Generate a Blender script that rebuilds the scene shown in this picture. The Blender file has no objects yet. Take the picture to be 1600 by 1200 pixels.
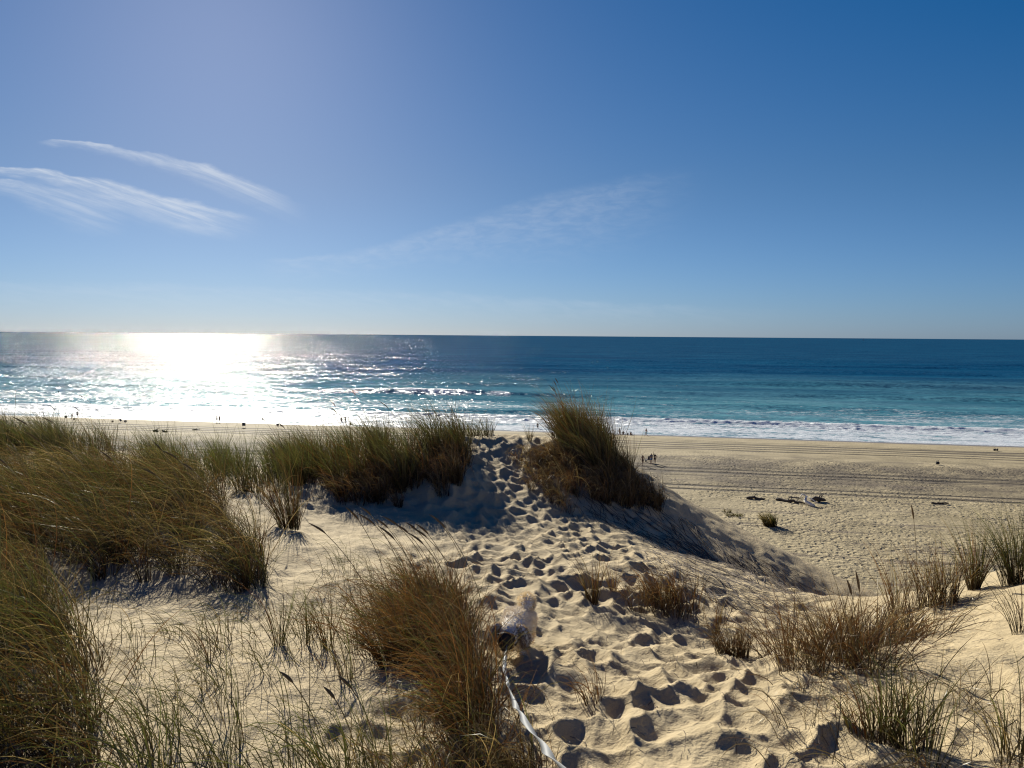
import bpy, math, random
import numpy as np
from mathutils import Matrix, Vector

random.seed(7)
rng = np.random.default_rng(11)
R = math.radians

# ------------------------------------------------------------------ camera, sky, sun, exposure
CAMZ = 21.0
scene = bpy.context.scene
COL = scene.collection
cam_data = bpy.data.cameras.new('camera')
cam = bpy.data.objects.new('camera', cam_data)
COL.objects.link(cam)
cam_data.sensor_width = 36.0
cam_data.angle = R(68.0)
cam_data.clip_start = 0.05
cam_data.clip_end = 90000
PITCH, ROLL = R(3.67), R(0.43)
cam.matrix_world = Matrix.Translation((0, 0, CAMZ)) @ Matrix.Rotation(R(90) - PITCH, 4, 'X') @ Matrix.Rotation(ROLL, 4, 'Z')
scene.camera = cam
FPX = 800 / math.tan(R(34))
CM = np.array((Matrix.Rotation(R(90) - PITCH, 3, 'X') @ Matrix.Rotation(ROLL, 3, 'Z')))

def ray(px, py):
    d = CM @ np.array([(px - 800) / FPX, -(py - 600) / FPX, -1.0])
    return d / d[1]

SUN_AZ, SUN_EL = R(-20.6), R(23.0)
sun_dir = Vector((math.sin(SUN_AZ) * math.cos(SUN_EL), math.cos(SUN_AZ) * math.cos(SUN_EL), math.sin(SUN_EL)))
sl = bpy.data.lights.new('sun', 'SUN')
sl.energy = 5.0
sl.angle = R(0.5)
sl.color = (1.0, 0.95, 0.83)
so = bpy.data.objects.new('sun', sl)
COL.objects.link(so)
so.rotation_euler = sun_dir.to_track_quat('Z', 'Y').to_euler()
so.location = (0, 0, 60)

scene.view_settings.view_transform = 'Standard'
scene.view_settings.look = 'None'
scene.view_settings.gamma = 1.0
scene.view_settings.exposure = 0.68
scene.view_settings.use_curve_mapping = False
try:
    scene.cycles.use_denoising = True
    scene.cycles.denoising_prefilter = 'ACCURATE'
    scene.cycles.max_bounces = 6
    scene.cycles.transparent_max_bounces = 8
    scene.cycles.sample_clamp_direct = 0
    scene.cycles.sample_clamp_indirect = 4
    scene.cycles.use_adaptive_sampling = False
    scene.cycles.filter_width = 1.2
except Exception:
    pass

# ---- node helper
class NT:
    def __init__(s, tree):
        s.t = tree; s.n = tree.nodes; s.l = tree.links
    def new(s, typ, **kw):
        nd = s.n.new(typ)
        for k, v in kw.items():
            setattr(nd, k, v)
        return nd
    def put(s, sock, v):
        if isinstance(v, bpy.types.NodeSocket): s.l.new(v, sock)
        else: sock.default_value = v
    def m(s, op, a, b=None, c=None, clamp=False):
        nd = s.new('ShaderNodeMath', operation=op); nd.use_clamp = clamp
        s.put(nd.inputs[0], a)
        if b is not None: s.put(nd.inputs[1], b)
        if c is not None: s.put(nd.inputs[2], c)
        return nd.outputs[0]
    def vm(s, op, a, b=None, scale=None):
        nd = s.new('ShaderNodeVectorMath', operation=op)
        s.put(nd.inputs[0], a)
        if b is not None: s.put(nd.inputs[1], b)
        if scale is not None: s.put(nd.inputs['Scale'], scale)
        return nd.outputs['Value'] if op in ('DOT_PRODUCT', 'LENGTH') else nd.outputs[0]
    def mr(s, v, a, b, c=0.0, d=1.0, smooth=True):
        nd = s.new('ShaderNodeMapRange')
        nd.interpolation_type = 'SMOOTHSTEP' if smooth else 'LINEAR'
        s.put(nd.inputs[0], v)
        for i, x in enumerate((a, b, c, d)): s.put(nd.inputs[i + 1], x)
        return nd.outputs[0]
    def mix(s, f, a, b, blend='MIX'):
        nd = s.new('ShaderNodeMix', data_type='RGBA', blend_type=blend)
        s.put(nd.inputs[0], f); s.put(nd.inputs[6], a); s.put(nd.inputs[7], b)
        return nd.outputs[2]
    def noise(s, vec, scale, detail=2.0, rough=0.5, out=0, dist=0.0):
        nd = s.new('ShaderNodeTexNoise')
        s.put(nd.inputs['Vector'], vec); nd.inputs['Scale'].default_value = scale
        nd.inputs['Detail'].default_value = detail; nd.inputs['Roughness'].default_value = rough
        nd.inputs['Distortion'].default_value = dist
        return nd.outputs[out]
    def comb(s, x, y, z=0.0):
        nd = s.new('ShaderNodeCombineXYZ')
        for i, v in enumerate((x, y, z)): s.put(nd.inputs[i], v)
        return nd.outputs[0]
    def sep(s, v):
        nd = s.new('ShaderNodeSeparateXYZ'); s.put(nd.inputs[0], v); return nd.outputs
    def curve(s, v, pts):
        nd = s.new('ShaderNodeFloatCurve')
        c = nd.mapping.curves[0]
        while len(c.points) < len(pts): c.points.new(0.5, 0.5)
        for p, (x, y) in zip(c.points, pts): p.location = (x, y)
        nd.mapping.update()
        s.put(nd.inputs['Value'], v)
        return nd.outputs[0]

def rgba(c): return (c[0], c[1], c[2], 1.0)

# ---- world
world = bpy.data.worlds.new('World')
scene.world = world
world.use_nodes = True
W = NT(world.node_tree)
for nd in list(W.n): W.n.remove(nd)
sky = W.new('ShaderNodeTexSky')
sky.sky_type = 'NISHITA'
sky.sun_disc = False
sky.sun_elevation = SUN_EL
sky.sun_rotation = SUN_AZ
sky.altitude = 20
sky.air_density = 1.0
sky.dust_density = 0.22
sky.ozone_density = 5.0
tc = W.new('ShaderNodeTexCoord')
D = tc.outputs['Generated']
dx, dy, dz = W.sep(D)[0:3]
az = W.m('DEGREES', W.m('ARCTAN2', dx, dy))
el = W.m('DEGREES', W.m('ARCSINE', dz))
def azel(px, py):
    d = ray(px, py); d = d / np.linalg.norm(d)
    return math.degrees(math.atan2(d[0], d[1])), math.degrees(math.asin(d[2]))
def cirrus(pts, widths, dens):
    """a wisp: centre line and half-width (deg) given along azimuth"""
    ae = [azel(*p) for p in pts]
    a0, a1 = ae[0][0], ae[-1][0]
    u = W.m('DIVIDE', W.m('SUBTRACT', az, a0), a1 - a0, clamp=True)
    emin, emax = min(e for _, e in ae) - .5, max(e for _, e in ae) + .5
    cl = W.curve(u, [((a - a0) / (a1 - a0), (e - emin) / (emax - emin)) for a, e in ae])
    cl = W.m('MULTIPLY_ADD', cl, emax - emin, emin)
    wob = W.m('MULTIPLY', W.m('SUBTRACT', W.noise(W.comb(az, W.m('MULTIPLY', el, 2.5), 3.1), .45, 3, .6), .5), .9)
    dist = W.m('ADD', W.m('SUBTRACT', el, cl), wob)
    wmax = max(widths)
    wd = W.m('MULTIPLY', W.curve(u, [(i / (len(widths) - 1), w / wmax) for i, w in enumerate(widths)]), wmax)
    q = W.m('DIVIDE', dist, wd)
    # crisp upper edge, feathered lower edge
    up = W.mr(q, .0, .55, 1, 0)
    lo = W.mr(q, -2.4, 0.0, 0, 1)
    edge = W.m('MULTIPLY', up, lo)
    ends = W.m('MULTIPLY', W.mr(u, 0, .12), W.mr(u, .72, 1.0, 1, 0))
    rot = W.comb(W.m('ADD', W.m('MULTIPLY', az, .45), W.m('MULTIPLY', el, 1.0)), W.m('MULTIPLY', W.m('SUBTRACT', el, cl), 1.6), 0)
    st = W.mr(W.noise(rot, 1.1, 5, .62, dist=.5), .3, .75, .25, 1.0)
    return W.m('MULTIPLY', W.m('MULTIPLY', W.m('MULTIPLY', edge, ends), st), dens)
c1 = cirrus([(50, 216), (180, 232), (300, 258), (380, 284), (490, 335)], [.15, .3, .5, .75, .8], .62)
c2 = cirrus([(-60, 262), (60, 268), (170, 290), (290, 322), (420, 348)], [.25, .35, .9, .9, .35], .75)
c3 = cirrus([(-80, 280), (20, 286), (80, 298), (140, 315), (210, 335)], [.3, .4, .9, 1.0, .4], .5)
c4 = cirrus([(380, 412), (520, 402), (700, 362), (880, 318), (1120, 268)], [.6, .9, 1.7, 2.4, 1.6], .17)
c5 = cirrus([(-200, 448), (200, 450), (600, 462), (1000, 480), (1300, 492)], [.8, 1.0, 1.0, .8, .5], .12)
cloud = W.m('ADD', W.m('ADD', W.m('ADD', c1, c2), W.m('ADD', c3, c4)), c5, clamp=True)
# grade: a little less red and green deep in the blue, horizon haze kept neutral, soft shoulder near the sun
hz = W.mr(el, 0.0, 12.0, 1, 0)
skyc = W.vm('MAXIMUM', W.vm('SUBTRACT', sky.outputs[0], (1.05, .6, 0.)), (0.02, .02, .02))
skyc = W.vm('MULTIPLY', skyc, W.mix(hz, (.0495, .0505, .062, 1), (.0415, .0560, .087, 1)))
kk = W.vm('ADD', W.vm('SCALE', skyc, scale=.45), (1, 1, 1))
skyc = W.vm('SCALE', W.vm('DIVIDE', skyc, kk), scale=1.16 * 11.35)
skyc = W.mix(cloud, skyc, (8.2, 8.8, 9.6, 1))
bg = W.new('ShaderNodeBackground')
W.put(bg.inputs['Color'], skyc)
bg.inputs['Strength'].default_value = 0.055
wo = W.new('ShaderNodeOutputWorld')
W.l.new(bg.outputs[0], wo.inputs[0])

# ------------------------------------------------------------------ tools
def mat(name):
    m = bpy.data.materials.new(name); m.use_nodes = True
    t = NT(m.node_tree)
    for nd in list(t.n): t.n.remove(nd)
    out = t.new('ShaderNodeOutputMaterial')
    return m, t, out

def simple(name, col, rough=.8, var=.25, scale=20., metal=0.):
    m, t, out = mat(name)
    b = t.new('ShaderNodeBsdfPrincipled')
    co = t.new('ShaderNodeTexCoord').outputs['Object']
    n = t.noise(co, scale, 3, .6)
    c = t.mix(n, rgba([x * (1 - var) for x in col]), rgba([min(1, x * (1 + var)) for x in col]))
    t.put(b.inputs['Base Color'], c)
    b.inputs['Roughness'].default_value = rough
    b.inputs['Metallic'].default_value = metal
    t.l.new(b.outputs[0], out.inputs[0])
    return m

def link(o, parent=None):
    COL.objects.link(o)
    if parent: o.parent = parent
    return o

def mesh_np(name, V, F, m=None, parent=None, smooth=True, colors=None, attrs=None):
    """V (n,3), F (k,3|4) arrays -> one mesh object"""
    me = bpy.data.meshes.new(name)
    V = np.asarray(V, np.float32); F = np.asarray(F, np.int32)
    me.vertices.add(len(V)); me.vertices.foreach_set('co', V.ravel())
    k = F.shape[1]
    me.loops.add(F.size); me.loops.foreach_set('vertex_index', F.ravel())
    me.polygons.add(len(F)); me.polygons.foreach_set('loop_start', np.arange(0, F.size, k, dtype=np.int32))
    me.polygons.foreach_set('loop_total', np.full(len(F), k, np.int32))
    me.update(calc_edges=True)
    if smooth: me.polygons.foreach_set('use_smooth', np.ones(len(F), bool))
    if colors is not None:
        a = me.color_attributes.new('tint', 'FLOAT_COLOR', 'POINT')
        c = np.ones((len(V), 4), np.float32); c[:, :3] = colors
        a.data.foreach_set('color', c.ravel())
    for an, av in (attrs or {}).items():
        a = me.attributes.new(an, 'FLOAT', 'POINT'); a.data.foreach_set('value', np.asarray(av, np.float32).ravel())
    if m: me.materials.append(m)
    o = bpy.data.objects.new(name, me)
    return link(o, parent)

def tag(o, label=None, cat=None, group=None, kind=None):
    if label: o['label'] = label
    if cat: o['category'] = cat
    if group: o['group'] = group
    if kind: o['kind'] = kind
    return o

def empty(name, loc, rz=0.):
    o = bpy.data.objects.new(name, None)
    o.location = loc; o.rotation_euler = (0, 0, rz); o.empty_display_size = .2
    return link(o)

def _h(ix, iy, seed):
    n = (ix.astype(np.int64) * 374761393 + iy.astype(np.int64) * 668265263 + seed * 1442695041) & 0xffffffff
    n = ((n ^ (n >> 13)) * 1274126177) & 0xffffffff
    n = ((n ^ (n >> 16)) * 2246822519) & 0xffffffff
    return ((n ^ (n >> 15)) & 0xffffff) / float(0xffffff)
def vnoise(x, y, seed=0):
    ix, iy = np.floor(x), np.floor(y); fx, fy = x - ix, y - iy
    fx = fx * fx * fx * (fx * (fx * 6 - 15) + 10); fy = fy * fy * fy * (fy * (fy * 6 - 15) + 10)
    a, b = _h(ix, iy, seed), _h(ix + 1, iy, seed); c, d = _h(ix, iy + 1, seed), _h(ix + 1, iy + 1, seed)
    return (a + (b - a) * fx) * (1 - fy) + (c + (d - c) * fx) * fy - .5
def fbm(x, y, seed=0, oct=4, gain=.5):
    r = 0; a = 1.
    for i in range(oct):
        r = r + a * vnoise(x * 2 ** i + 17.3 * i, y * 2 ** i - 9.1 * i, seed + i); a *= gain
    return r
def worley(x, y, seed=0, jit=.9):
    ix, iy = np.floor(x), np.floor(y)
    f = np.full(x.shape, 9.); wid = np.zeros(x.shape)
    for i in (-1, 0, 1):
        for j in (-1, 0, 1):
            cx, cy = ix + i, iy + j
            px_ = cx + .5 + (_h(cx, cy, seed) - .5) * jit; py_ = cy + .5 + (_h(cx, cy, seed + 5) - .5) * jit
            d = (x - px_) ** 2 + (y - py_) ** 2
            k = d < f
            f = np.where(k, d, f); wid = np.where(k, _h(cx, cy, seed + 9), wid)
    return np.sqrt(f), wid
def sstep(a, b, x):
    t = np.clip((x - a) / (b - a), 0, 1); return t * t * (3 - 2 * t)

# shore frame: s = metres seaward of the waterline
NS = np.array([.187, .982])
def shore_s(x, y): return x * NS[0] + y * NS[1] - 164.0

# ------------------------------------------------------------------ ground heights
CP = [(0,1200,2.9),(400,1200,3.0),(800,1200,3.0),(1200,1200,3.0),(1600,1200,2.8),
 (0,1030,3.9),(200,1000,4.5),(400,1030,4.3),(600,1030,4.4),(800,1030,4.5),(1000,1030,4.7),(1200,1030,4.8),(1400,1040,4.2),(1600,1020,3.9),
 (150,950,5.6),(400,940,5.9),(250,885,6.6),(200,800,8.3),(350,780,9.5),(50,760,10),(0,850,6.8),
 (450,880,6.9),(600,900,6.7),(800,890,7.2),(1000,890,7.6),
 (450,800,9.8),(560,800,10.2),(700,800,10.4),(800,800,10.8),(930,830,10.3),(790,735,12.6),(800,765,11.8),(800,710,13.5),(1050,860,10),(1180,900,9.5),
 (540,740,12),(640,712,12.4),(700,735,11.6),(720,692,13.4),(790,682,14.2),(870,685,14.5),(940,712,14.2),(1020,746,14.2),(1100,800,14),(1200,852,13.5),(1300,908,13),
 (900,760,12.3),(1000,800,12.2),(480,745,12.5),(400,735,13.5),(300,735,14),(150,708,16),(0,700,15),(250,712,16.5),
 (1250,930,8.3),(1330,1010,5.6),(1450,960,5.6),(1450,925,6.6),(1560,890,6.8),(1600,930,5.2),(1350,935,7.5)]
pts = []
for a, b, d in CP:
    r_ = ray(a, b); pts.append((r_[0] * d, d, r_[2] * d))
pts += [(4.6,9.5,-3.7),(5,11,-4.3),(6.5,9,-3.5),(9,9,-3.3),(12,12,-5.2),(20,14,-5.5),(12,20,-9),(22,22,-9.5),(22,34,-15),(35,46,-18.8),(40,30,-13),(40,10,-2.8),(20,5,-1.9),(8,3,-1.35),
 (8,24,-9),(8,34,-14.5),(8,46,-18.6),(-20,5,-1.6),(-40,8,-2),(-25,14,-2.2),(-40,16,-2.4),(-8,3,-1.45),(-6,0,-1.4),
 (0,0,-1.62),(0,-4,-1.6),(10,-6,-1.3),(-10,-6,-1.5),(0,-12,-1.5),(30,-15,-1.5),(-30,-15,-1.5)]
for x in (-40, -25, -12, -4, 3):
    dz0 = 0 if x < -6 else -.6
    pts += [(x, 19.5, -4.6 + dz0), (x, 25, -8 + dz0), (x, 34, -13.6), (x, 46, -18.5)]
pts = np.array(pts)
C_ = 0.9
def rb(dx, dy): return np.sqrt(dx * dx + dy * dy + C_ * C_)
n_ = len(pts)
A = np.zeros((n_ + 3, n_ + 3))
A[:n_, :n_] = rb(pts[:, None, 0] - pts[None, :, 0], pts[:, None, 1] - pts[None, :, 1]) + np.eye(n_) * -.02
A[:n_, n_] = 1; A[:n_, n_ + 1] = pts[:, 0]; A[:n_, n_ + 2] = pts[:, 1]
A[n_:, :n_] = A[:n_, n_:].T
wts = np.linalg.solve(A, np.concatenate([pts[:, 2], np.zeros(3)]))
def dune_h(x, y):
    r = wts[n_] + wts[n_ + 1] * x + wts[n_ + 2] * y
    for i in range(n_):
        r = r + wts[i] * rb(x - pts[i, 0], y - pts[i, 1])
    return r
def beach_h(x, y):
    s = shore_s(x, y)
    z = np.where(s < 0, 1.9 * (1 - np.exp(np.minimum(s, 0) / 22.)), np.maximum(-.07 * s, -4))
    return z + np.where(s < -3, .10 * fbm(x * .12, y * .12, 3, 3) * np.clip(-s / 20, 0, 1), 0)
def ground(x, y):
    """large shape of the ground (absolute z)"""
    x = np.asarray(x, float); y = np.asarray(y, float)
    cx, cy = np.clip(x, -45, 45), np.clip(y, -18, 60)
    d = dune_h(cx, cy) + CAMZ
    roll_ = sstep(12, 40, np.hypot(x, np.minimum(y, 0))) * 2.2 * fbm(x * .05, y * .05, 8, 3)
    d = d + roll_ * (1 - sstep(5, 20, y))
    b = beach_h(x, y)
    w = sstep(40, 58, y)
    d = d * (1 - w) + (b - 3) * w
    k = .5
    h = np.clip(.5 + .5 * (d - b) / k, 0, 1)
    z = b * (1 - h) + d * h + k * h * (1 - h)
    return z
ground_exact = ground
_gx = np.arange(-45, 45.01, .12); _gy = np.arange(-18, 60.01, .12)
_GX, _GY = np.meshgrid(_gx, _gy)
_GZ = ground_exact(_GX, _GY)
def ground(x, y):
    x = np.asarray(x, float); y = np.asarray(y, float)
    far = (np.abs(x) > 44.8) | (y < -17.8) | (y > 59.8)
    fx = np.clip((x + 45) / .12, 0, len(_gx) - 2); fy = np.clip((y + 18) / .12, 0, len(_gy) - 2)
    ix = fx.astype(int); iy = fy.astype(int); fx = fx - ix; fy = fy - iy
    z = (_GZ[iy, ix] * (1 - fx) + _GZ[iy, ix + 1] * fx) * (1 - fy) + (_GZ[iy + 1, ix] * (1 - fx) + _GZ[iy + 1, ix + 1] * fx) * fy
    if np.any(far):
        z = np.where(far, beach_h(x, y) if np.all(~far | (y > 50)) else ground_exact(x, y), z)
    return z
def gp(px, py, dmax=400):
    """where the sight line through a point of the photo meets the ground"""
    r_ = ray(px, py)
    ds = np.concatenate([np.arange(2.0, 20, .02), np.arange(20, dmax, .25)])
    g = ground(r_[0] * ds, ds); zz = CAMZ + r_[2] * ds
    k = np.argmax(zz <= g)
    d = ds[k]
    return np.array([r_[0] * d, d, float(g[k])])

# footprint path
path_px = [(1040,1290),(1040,1180),(990,1060),(930,960),(880,880),(820,810),(790,745),(800,695)]
PATH = np.array([gp(*p)[:2] for p in path_px[1:]]); PATH = np.vstack([[.75, 2.0], PATH, PATH[-1] + [.2, 1.2]])
P2 = np.array([gp(*p)[:2] for p in [(1000,1050),(1130,1080),(1220,1020),(1235,960),(1150,930)]])
def dist_poly(x, y, P):
    best = np.full(x.shape, 1e9)
    for a, b in zip(P[:-1], P[1:]):
        ab = b - a; t = np.clip(((x - a[0]) * ab[0] + (y - a[1]) * ab[1]) / (ab @ ab), 0, 1)
        best = np.minimum(best, np.hypot(x - a[0] - t * ab[0], y - a[1] - t * ab[1]))
    return best
def detail(x, y):
    nearm = 1 - sstep(17, 22, np.hypot(x, y))
    d1 = dist_poly(x, y, PATH); d2 = dist_poly(x, y, P2)
    wob = fbm(x * .9, y * .9, 21, 3) * .8 - .15
    m = np.maximum(1 - sstep(.75, 1.55, d1 + wob), .8 * (1 - sstep(.45, 1.0, d2 + wob)))
    m = np.maximum(m, .2 + .5 * sstep(.0, .3, fbm(x * .45, y * .45, 31, 2)))
    wx = x + .12 * fbm(x * 3, y * 3, 41, 2); wy = y + .12 * fbm(x * 3, y * 3, 47, 2)
    f1, _ = worley(wx / .21, wy / .25, 51, .85)
    f2, _ = worley(wx / .12 + 7, wy / .14, 61)
    f3, _ = worley(wx / .62 + 3, wy / .70, 67)
    am = np.clip(.9 + .6 * fbm(x * 1.3, y * 1.3, 63, 2), .5, 1.15)
    z = m * (.084 * am * np.minimum(f1 / .75, 1.2) ** 1.6 + .017 * np.minimum(f2 / .7, 1.2) ** 1.6 + .014 * np.minimum(f3 / .75, 1.2) ** 1.6 - .07)
    z = z + .05 * fbm(x * .8, y * .8, 71, 3) + .008 * fbm(x * 5, y * 5, 81, 3) + .05 * fbm(x * 2.4, y * 1.6, 83, 3) * sstep(.6, 1.6, d1)
    # wind ripples where nobody walked
    z = z + (1 - m) * .0035 * np.sin((x * .8 + y * .35 + .25 * fbm(x * 2, y * 2, 91, 2)) * 62) * sstep(-.1, .3, fbm(x * .5, y * .5, 93, 2))
    return z * nearm

# polar sheet: fine in front of the photographer, coarse elsewhere
angs = np.concatenate([np.linspace(-180, -52, 40, endpoint=False), np.linspace(-52, -38, 60, endpoint=False),
                       np.linspace(-38, 38, 720, endpoint=False), np.linspace(38, 52, 60, endpoint=False), np.linspace(52, 180, 40, endpoint=False)])
rad = np.concatenate([[0.02, .4, .8, 1.2, 1.6], np.geomspace(1.9, 18, 470), np.geomspace(18.3, 210, 170)[0:], np.geomspace(230, 40000, 26)])
AN, RA = np.meshgrid(np.radians(angs), rad)
X = np.sin(AN) * RA; Y = np.cos(AN) * RA
Z = np.empty_like(X)
near = RA < 24
Z[:] = 0
Z = ground_exact(X, Y)
Z[near] += detail(X[near], Y[near])
nr, na = X.shape
ii = np.arange(nr - 1)[:, None]; jj = np.arange(na)[None, :]
F = np.stack([ii * na + jj, ii * na + (jj + 1) % na, (ii + 1) * na + (jj + 1) % na, (ii + 1) * na + jj], -1).reshape(-1, 4)[:, ::-1]

def sand_material():
    m, t, out = mat('sand')
    b = t.new('ShaderNodeBsdfPrincipled')
    P = t.new('ShaderNodeNewGeometry').outputs['Position']
    s = t.m('SUBTRACT', t.vm('DOT_PRODUCT', P, (NS[0], NS[1], 0)), 164.0)
    tt = t.vm('DOT_PRODUCT', P, (NS[1], -NS[0], 0))
    z = t.sep(P)[2]
    onbeach = t.mr(z, 3.0, 4.5, 1, 0)
    # dry dune sand, grain and small darker specks
    g1 = t.noise(P, 3.0, 4, .6); g2 = t.noise(P, 420., 2, .6); g3 = t.noise(P, .25, 3, .5)
    dune = t.mix(t.mr(g1, .3, .7), (.475, .375, .208, 1), (.555, .448, .262, 1))
    dune = t.mix(t.mr(g2, .35, .75), dune, (.36, .27, .16, 1))
    dune = t.mix(t.mr(g2, .28, .20), dune, (.60, .52, .38, 1))
    beach = t.mix(t.mr(g3, .3, .7), (.31, .250, .140, 1), (.40, .325, .19, 1))
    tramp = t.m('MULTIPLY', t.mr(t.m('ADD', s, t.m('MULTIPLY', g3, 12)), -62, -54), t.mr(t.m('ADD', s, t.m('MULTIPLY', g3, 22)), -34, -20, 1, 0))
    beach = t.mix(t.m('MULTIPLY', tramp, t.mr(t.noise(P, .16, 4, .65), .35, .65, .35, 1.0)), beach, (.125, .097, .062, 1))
    # tide litter streaks
    lit = t.noise(t.comb(t.m('MULTIPLY', tt, .05), t.m('MULTIPLY', s, .5), 0), 1., 5, .7)
    beach = t.mix(t.m('MULTIPLY', t.mr(lit, .55, .62), t.mr(s, -10, -28, 0, .85)), beach, (.15, .115, .08, 1))
    wet = t.m('MULTIPLY', t.mr(t.m('ADD', s, t.m('MULTIPLY', t.noise(t.comb(t.m('MULTIPLY', tt, .03), 0, 0), 1., 2), 3)), -4.5, -2.0), 1.0)
    beach = t.mix(wet, beach, (.20, .16, .115, 1))
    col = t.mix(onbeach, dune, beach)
    # heights for the relief of the beach
    wob = t.m('MULTIPLY', t.m('SUBTRACT', t.noise(t.comb(t.m('MULTIPLY', tt, .012), 0, 0), 1., 2), .5), 3.)
    wob2 = t.m('MULTIPLY', t.m('SUBTRACT', t.noise(t.comb(t.m('MULTIPLY', tt, .35), s, 4), 1., 2), .5), .35)
    sw = t.m('ADD', t.m('ADD', s, wob), wob2)
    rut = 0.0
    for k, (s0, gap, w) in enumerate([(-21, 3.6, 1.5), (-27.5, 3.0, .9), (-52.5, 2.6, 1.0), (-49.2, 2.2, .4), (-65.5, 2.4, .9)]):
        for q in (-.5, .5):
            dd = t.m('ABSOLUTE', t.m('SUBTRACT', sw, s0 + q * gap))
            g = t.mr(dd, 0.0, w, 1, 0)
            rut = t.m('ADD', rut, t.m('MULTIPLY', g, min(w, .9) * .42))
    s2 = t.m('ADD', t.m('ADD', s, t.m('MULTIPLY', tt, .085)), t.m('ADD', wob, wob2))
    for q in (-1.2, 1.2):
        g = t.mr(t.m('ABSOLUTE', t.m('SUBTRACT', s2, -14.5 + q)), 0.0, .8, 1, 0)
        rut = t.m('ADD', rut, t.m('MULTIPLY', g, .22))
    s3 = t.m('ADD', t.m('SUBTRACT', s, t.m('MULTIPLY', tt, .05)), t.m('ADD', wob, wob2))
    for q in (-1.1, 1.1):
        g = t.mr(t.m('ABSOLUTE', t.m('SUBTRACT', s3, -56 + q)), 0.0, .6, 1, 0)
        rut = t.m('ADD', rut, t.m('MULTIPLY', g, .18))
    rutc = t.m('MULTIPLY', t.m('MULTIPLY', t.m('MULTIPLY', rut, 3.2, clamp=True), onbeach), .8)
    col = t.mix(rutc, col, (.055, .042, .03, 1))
    v = t.new('ShaderNodeTexVoronoi'); v.feature = 'F1'
    t.put(v.inputs['Vector'], t.vm('ADD', t.vm('MULTIPLY', P, (1., .62, 1.)), t.vm('SCALE', t.noise(P, .9, 3, .6, out=1), scale=1.1))); v.inputs['Scale'].default_value = 1.7
    foot = t.mr(v.outputs['Distance'], 0.05, .55)
    v2 = t.noise(P, 2.6, 3, .6)
    dens = t.mr(t.noise(P, .07, 4, .6), .38, .6, .3, 1.15)
    smooth_zone = t.mr(s, -44, -34, 1, .22)
    hb = t.m('MULTIPLY', t.m('ADD', t.m('MULTIPLY', foot, .17), t.m('MULTIPLY', v2, .22)), t.m('MULTIPLY', dens, smooth_zone))
    hb = t.m('SUBTRACT', hb, t.m('MULTIPLY', rut, .5))
    hb = t.m('MULTIPLY', hb, t.m('MULTIPLY', onbeach, t.mr(s, -6, -3, 1, 0)))
    hd = t.m('MULTIPLY', t.m('ADD', t.m('MULTIPLY', t.noise(P, 26., 4, .65), .016), t.m('MULTIPLY', t.noise(P, 240., 2, .6), .0016)), t.m('SUBTRACT', 1.0, onbeach))
    bp = t.new('ShaderNodeBump'); bp.inputs['Distance'].default_value = 1.0; bp.inputs['Strength'].default_value = 1.0
    t.put(bp.inputs['Height'], t.m('ADD', hb, hd))
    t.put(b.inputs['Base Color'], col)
    t.put(b.inputs['Roughness'], t.mix(wet, (.9, .9, .9, 1), (.35, .35, .35, 1)))
    b.inputs['Specular IOR Level'].default_value = .25
    t.put(b.inputs['Normal'], bp.outputs[0])
    t.l.new(b.outputs[0], out.inputs[0])
    return m
SAND = sand_material()
g_ = mesh_np('ground', np.stack([X, Y, Z], -1).reshape(-1, 3), F, SAND)
tag(g_, kind='structure')
del X, Y, Z, AN, RA

# ------------------------------------------------------------------ sea
un = np.linspace(-1, 1, 620); un = .55 * un + .45 * un ** 3
sn = np.concatenate([np.linspace(-5, 40, 150, endpoint=False), np.linspace(40, 130, 120, endpoint=False), np.geomspace(130, 620, 110, endpoint=False), np.geomspace(620, 42000, 40)])
S, U = np.meshgrid(sn, un, indexing='ij')
T = U * (250 + 1.5 * np.maximum(S, 0))
sea_x = T * NS[1] + (S + 164) * NS[0]; sea_y = -T * NS[0] + (S + 164) * NS[1]
H = np.zeros_like(S); FO = np.zeros_like(S)
def wave(s0, amp, w_back, w_front, t0=None, tl=None, wig=3.0, foam=0., sd=0, fw=5.):
    global H, FO
    c = s0 + wig * fbm(T * .012 + sd, T * 0 + sd * 1.7, 100 + sd, 3) * 2
    d = S - c
    prof = np.where(d > 0, np.exp(-(d / w_back) ** 2), np.exp(-(d / w_front) ** 2))
    env = np.clip(.75 + .9 * fbm(T * .008 + 3 * sd, T * 0, 140 + sd, 2), .1, 1.5)
    if t0 is not None: env = env * np.exp(-((T - t0) / tl) ** 2)
    H = H + amp * prof * env
    if foam > 0:
        br = sstep(.25, .6, env * foam * (.8 + .8 * fbm(T * .06, S * .05, 170 + sd, 3)))
        FO = np.maximum(FO, br * np.where(d > 0, np.exp(-(d / fw) ** 2), np.exp(-(d / (w_front * 1.6)) ** 2)))
# breaker on the shore, right to left
wave(24, .95, 5, 2.4, 120, 220, 2.0, 1.8, 1, 7)
wave(37, 1.5, 8, 3.2, -25, 32, 1.5, .35, 2, 3)
wave(40, .6, 9, 4, -120, 60, 3, .5, 3, 5)
wave(66, .6, 12, 5, 60, 70, 3, .12, 4, 4)
wave(92, 1.6, 12, 4, -85, 60, 5, .75, 5, 5)
wave(98, .9, 14, 5, -190, 50, 4, .2, 5, 5)
wave(70, .8, 9, 4, 40, 60, 4, .42, 16, 4)
wave(118, .9, 14, 6, 110, 90, 4, .22, 6, 4)
wave(150, .7, 18, 8, -20, 160, 5, .22, 7)
wave(186, 3.2, 16, 8, 95, 75, 3, 0, 8)
for i_, s0 in enumerate([226, 268, 315, 366, 425, 490, 560]):
    wave(s0, .8, 20, 11, None, None, 7, 0, 10 + i_)
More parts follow.
